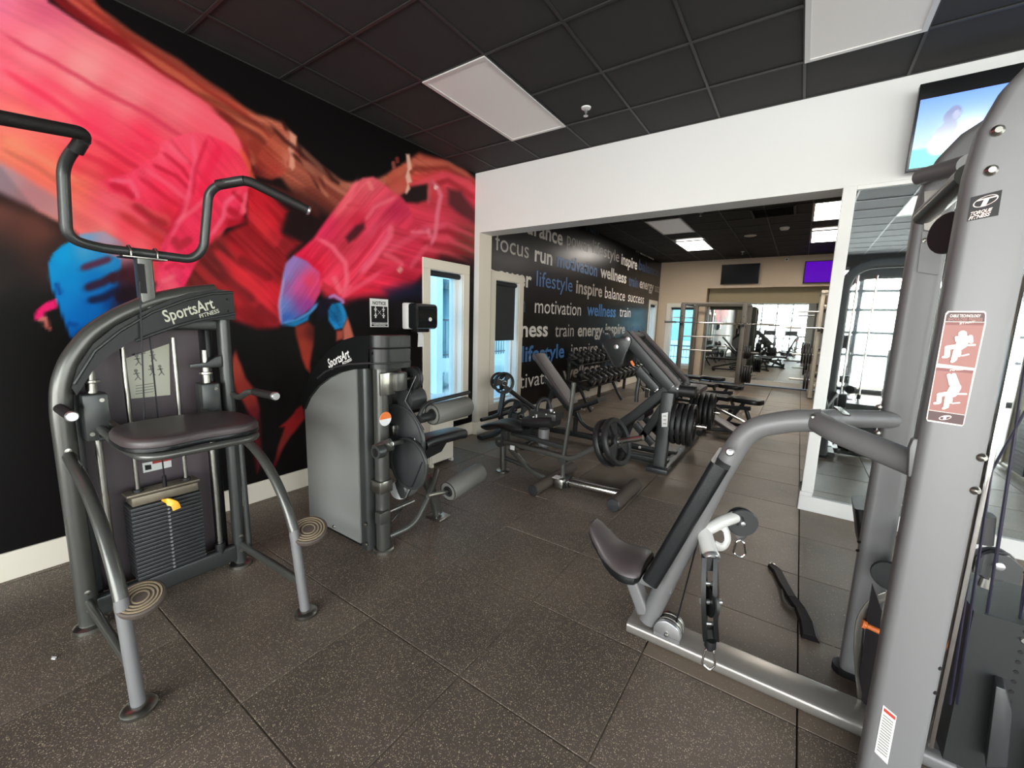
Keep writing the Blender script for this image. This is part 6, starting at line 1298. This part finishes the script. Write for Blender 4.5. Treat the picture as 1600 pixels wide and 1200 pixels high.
b1 = bench('padded flat bench nearest the opening, nothing on it', 'flat benches in the far room'); b1.location = (2.68, 2.95, 0); b1.rotation_euler = (0, 0, math.radians(-20))
b2 = dup(b1, (2.25, 4.40, 0), 'padded flat bench, middle one of the three', rot=(0, 0, math.radians(-12)))
b3 = dup(b1, (1.80, 5.45, 0), 'padded flat bench farthest from the opening, beside the barbell rack', rot=(0, 0, math.radians(-10)))
# decline bench lying low in front of them, with chrome rails
dc = thing('decline_bench', 'low sloping bench with worn pale-edged pad and twin chrome rails, beside the stacked plates', 'bench', (2.75, 2.3, 0))
p = lambda n, mb, m, **k: part(n, mb, M[m], dc, **k)
a, b = P(1112,650,'y',2.30), P(1160,681,'y',2.10)
p('pad', MB().flat([a, b], .22, .05, rad=.018, up=(0,0,1)), 'vinyl')
for dy in (-.03, .05): p('rail', MB().cyl(P(1108,632,'y',2.6+dy), P(1172,664,'y',2.55+dy), .018), 'chrome')
p('carriage_bar', MB().flat([P(1108,632,'y',2.65), P(1180,667,'y',2.6)], .05, .04, rad=.01), 'gunmetal2')
for dv in (0, .07): p('end_roller', MB().cyl(P(1178,664,'y',2.48)+V(0,0,-dv), P(1178,664,'y',2.48)+V(0,.22,-dv), .035), 'rubber')
p('support_leg', MB().flat([P(1178,664,'y',2.55), P(1178,664,'y',2.55)*1-V(0,0,P(1178,664,'y',2.55).z-.04)], .05, .05, rad=.01, up=(0,1,0)), 'dk')
p('support_leg', MB().flat([a+V(-.1,0,-.02), (a.x-.1, 2.3, .04)], .05, .05, rad=.01, up=(0,1,0)), 'dk')
p('floor_foot', MB().tube([(a.x-.1, 1.98, .045), (a.x-.1, 2.6, .045)], .042), 'rubber'); p('floor_rail', MB().flat([(a.x-.1, 2.3, .05), (b.x+.0, 2.45, .05)], .05, .05, rad=.01), 'dk')
# ================================================================ BARBELL RACKS
def plates_set(lst): 
    for (n_, c_, R, where, grp, ords) in lst: plates(n_, c_, (-1,0,0) if 'right' in grp else (1,0,0), R, .04, .052, where, grp, ords)
K1 = thing('barbell_rack', 'brown-grey barbell rack with horizontal bars, in front of the far window', 'rack', (1.7, 7.6, 0))
p = lambda n, mb, m, **k: part(n, mb, M[m], K1, **k)
M['rackpaint'] = mat('taupe_enamel', (98, 92, 84), .4, metal=.3); M['rackpale'] = mat('pale_taupe_enamel', (176, 168, 150), .4, metal=.2)
for x, y in ((.99, 7.25), (2.40, 7.25), (1.12, 8.2), (2.42, 8.2)): p('upright', MB().flat([(x, y, .03), (x, y, 2.11)], .11, .09, rad=.012, up=(0,1,0)), 'rackpaint')
p('top_beam', MB().flat([(.95, 7.25, 2.11), (2.44, 7.25, 2.11)], .07, .06, rad=.01), 'rackpaint'); p('top_beam', MB().flat([(1.1, 8.2, 2.11), (2.44, 8.2, 2.11)], .07, .06, rad=.01), 'rackpaint')
for x in (.99, 2.40): p('side_beam', MB().flat([(x, 7.25, 2.10), (x+.04, 8.2, 2.10)], .06, .05, rad=.01), 'rackpaint'); p('floor_beam', MB().flat([(x, 7.2, .04), (x+.04, 8.25, .04)], .08, .06, rad=.01), 'rackpaint')
for z in (1.28, .93): p('safety_bar', MB().cyl((1.0, 7.3, z), (1.75, 7.35, z), .016), 'steel')
for x in (.99, 2.40):
    p('bar_hook', MB().box((x-.03, 7.14, 1.56), (x+.03, 7.21, 1.62)), 'rubber', bevel=.005)
    for z in (.4, 1.0, 1.8): p('hole_plate', MB().cyl((x, 7.208, z), (x, 7.202, z), .012, 10), 'ink')
bb = thing('barbell', 'long bare steel barbell resting across the taupe rack', 'barbell', (1.75, 7.17, 1.64)); part('shaft', MB().cyl((.85, 7.17, 1.635), (2.75, 7.17, 1.635), .014), M['chrome'], bb)
for s, x in ((-1, .85), (1, 2.75)): part('sleeve', MB().lathe((x, 7.17, 1.635), (s,0,0), [(.03,-.01),(.03,.01),(.025,.01),(.025,.28),(0,.28)], 18), M['steel'], bb)
for z in (.95, .42): p('plate_peg', MB().cyl((2.44, 7.3, z), (2.78, 7.3, z), .02), 'steel')
plates_set([(3, (2.50, 7.3, .95), .16, 'the upper peg of the taupe barbell rack', 'plates on the taupe rack, upper left peg', ['inner', 'middle', 'outer']), (4, (2.50, 7.3, .42), .215, 'the lower peg of the taupe barbell rack', 'plates on the taupe rack, lower left peg', ['innermost', 'second from inside', 'second from outside', 'outermost'])])
K2 = thing('barbell_rack', 'pale half rack with plate pegs, partly hidden by the white door jamb', 'rack', (4.2, 7.3, 0))
p = lambda n, mb, m, **k: part(n, mb, M[m], K2, **k)
for x, y in ((3.88, 7.15), (5.15, 7.15), (3.88, 8.25), (5.15, 8.25)): p('upright', MB().flat([(x, y, .03), (x, y, 2.38)], .08, .09, rad=.012, up=(0,1,0)), 'rackpale')
for y in (7.15, 8.25):
    for z in (2.36, 2.05, .30): p('cross_beam', MB().flat([(3.88, y, z), (5.15, y, z)], .06, .06, rad=.01), 'rackpale')
for z in (.06, 2.36): 
    for x in (3.88, 5.15): p('side_beam', MB().flat([(x, 7.05, z), (x, 8.3, z)], .08, .06, rad=.01), 'rackpale')
for z in (1.0, .55, .30): p('shelf', MB().flat([(3.92, 7.6, z), (5.12, 7.6, z)], .12, .05, rad=.01), 'rackpale')
p('label_box', MB().box((4.0, 7.5, 1.45), (4.2, 7.6, 1.65)), 'beige', bevel=.01)
for y_, z in ((7.15, 1.93), (7.15, .98), (7.15, .42)): p('plate_peg', MB().cyl((3.84, y_, z), (3.45, y_, z), .02), 'steel')
p('bar_hook', MB().box((3.85, 7.02, 1.50), (3.91, 7.10, 1.56)), 'rubber', bevel=.005)
bb2 = thing('barbell', 'steel barbell on the pale rack by the door jamb', 'barbell', (4.5, 7.05, 1.58)); part('shaft', MB().cyl((3.55, 7.05, 1.575), (5.4, 7.05, 1.575), .014), M['chrome'], bb2)
for s, x in ((-1, 3.55), (1, 5.4)): part('sleeve', MB().lathe((x, 7.05, 1.575), (s,0,0), [(.03,-.01),(.03,.01),(.025,.01),(.025,.30),(0,.30)], 18), M['steel'], bb2)
plates_set([(4, (3.80, 7.15, .98), .20, 'the upper peg of the pale rack', 'plates on the pale rack upper right', ['innermost', 'second from inside', 'second from outside', 'outermost']), (2, (3.80, 7.15, .42), .215, 'the lower peg of the pale rack', 'plates on the pale rack lower right', ['inner', 'outer'])])
# ================================================================ MACHINES BEHIND THE CAMERA (seen in the mirrors)
def treadmill(lab):
    t = thing('treadmill', lab, 'treadmill', (0,0,0), 'treadmills by the rear windows'); p = lambda n, mb, m, **k: part(n, mb, M[m], t, **k)
    p('deck', MB().box((-.38, -.9, .04), (.38, .8, .18)), 'charcoal', bevel=.03); p('belt', MB().box((-.25, -.8, .18), (.25, .55, .186)), 'rubber'); p('motor_cover', MB().box((-.36, .55, .17), (.36, .85, .26)), 'coverblack', bevel=.03)
    for s in (-1, 1): p('upright', MB().flat([(s*.36, .62, .15), (s*.36, .75, 1.15)], .06, .09, rad=.02, up=(1,0,0)), 'silver'); p('handrail', MB().tube([(s*.36, .75, 1.05), (s*.36, .35, 1.0), (s*.36, .2, .96)], .02, fil=.1), 'rubber')
    p('console', MB().obox((0, .76, 1.28), (.34,0,0), (0,.03,.015), (0,-.07,.16)), 'charcoal', bevel=.02); p('screen', MB().obox((0, .724, 1.29), (.2,0,0), (0,.002,0), (0,-.05,.11)), 'screenoff')
    return t
t1 = treadmill('treadmill by the rear windows, second from the left in the mirror'); t1.location = (2.0, -7.4, 0); t1.rotation_euler = (0,0,math.pi)
for x, l in ((3.1, 'treadmill by the rear windows, middle one'), (4.2, 'treadmill by the rear windows, right of the middle'), (5.6, 'treadmill in the rear corner of the front room')): dup(t1, (x, -7.4, 0), l, rot=(0,0,math.pi))
ub = thing('exercise_bike', 'upright exercise bike with red seat near the rear windows', 'exercise bike', (3.4, -5.6, 0)); p = lambda n, mb, m, **k: part(n, mb, M[m], ub, **k)
p('base', MB().flat([(3.4,-6.1,.05),(3.4,-5.1,.05)], .1, .06, rad=.01), 'charcoal'); p('housing', MB().cyl((3.35,-5.8,.35),(3.45,-5.8,.35), .26), 'coverblack'); p('seat_post', MB().flat([(3.4,-5.3,.08),(3.4,-5.2,.9)], .05,.05, rad=.01, up=(1,0,0)), 'silver')
p('seat', pad_mesh(3.4,-5.2,.12,.13,.9,.08), 'redprop'); p('handle_post', MB().flat([(3.4,-5.8,.5),(3.4,-5.95,1.2)], .05,.05, rad=.01, up=(1,0,0)), 'silver'); p('handlebar', MB().tube([(3.15,-5.8,1.25),(3.2,-5.98,1.2),(3.6,-5.98,1.2),(3.65,-5.8,1.25)], .018, fil=.08), 'rubber')
ct = thing('crossover_frame', 'tall pale double cable frame right of the camera, reflected in the near mirror', 'exercise machine', (6.3, -2.2, 0)); p = lambda n, mb, m, **k: part(n, mb, M[m], ct, **k)
for x in (5.7, 6.9):
    for y in (-2.9, -1.5): p('upright', MB().flat([(x, y, .03), (x, y, 2.25)], .09, .07, rad=.02, up=(0,1,0)), 'rackpale')
    p('side_beam', MB().flat([(x, -3.0, .05), (x, -1.4, .05)], .09, .06, rad=.02), 'rackpale')
    for k_ in range(14): p('weight_plate', MB().box((x-.13, -2.35, .12+k_*.045), (x+.13, -2.05, .12+k_*.045+.042)), 'charcoal')
    for y in (-2.3, -2.1): p('guide_rod', MB().cyl((x, y, .1), (x, y, 2.2), .012), 'chrome')
for y in (-2.9, -1.5): p('top_beam', MB().flat([(5.66, y, 2.25), (6.94, y, 2.25)], .08, .07, rad=.02), 'rackpale')
for x in (5.75, 6.85): p('slotted_pulley', MB().lathe((x, -1.45, 1.6), (0,1,0), [(0,-.01),(.13,-.01),(.14,0),(.13,.01),(0,.01)], 28), 'olive'); p('grab_handle', MB().tube([(x, -1.44, 1.45), (x+.05, -1.35, 1.2), (x+.12, -1.38, 1.2), (x+.05, -1.42, 1.42)], .012, fil=.03), 'rubber')
pbg = thing('punching_bag', 'yellow-green hanging punching bag behind the camera, reflected in the far mirror', 'punching bag', (1.15, -5.0, 1.35))
part('bag', MB().lathe((1.15, -5.0, 1.35), (0,0,1), [(0,0),(.20,.02),(.22,.08),(.22,.98),(.19,1.02),(0,1.03)], 28), mat('yellow_green_vinyl', (176, 182, 70), .5), pbg)
part('chain', MB().cyl((1.15, -5.0, 2.37), (1.15, -5.0, H), .012, 8), M['steel'], pbg)
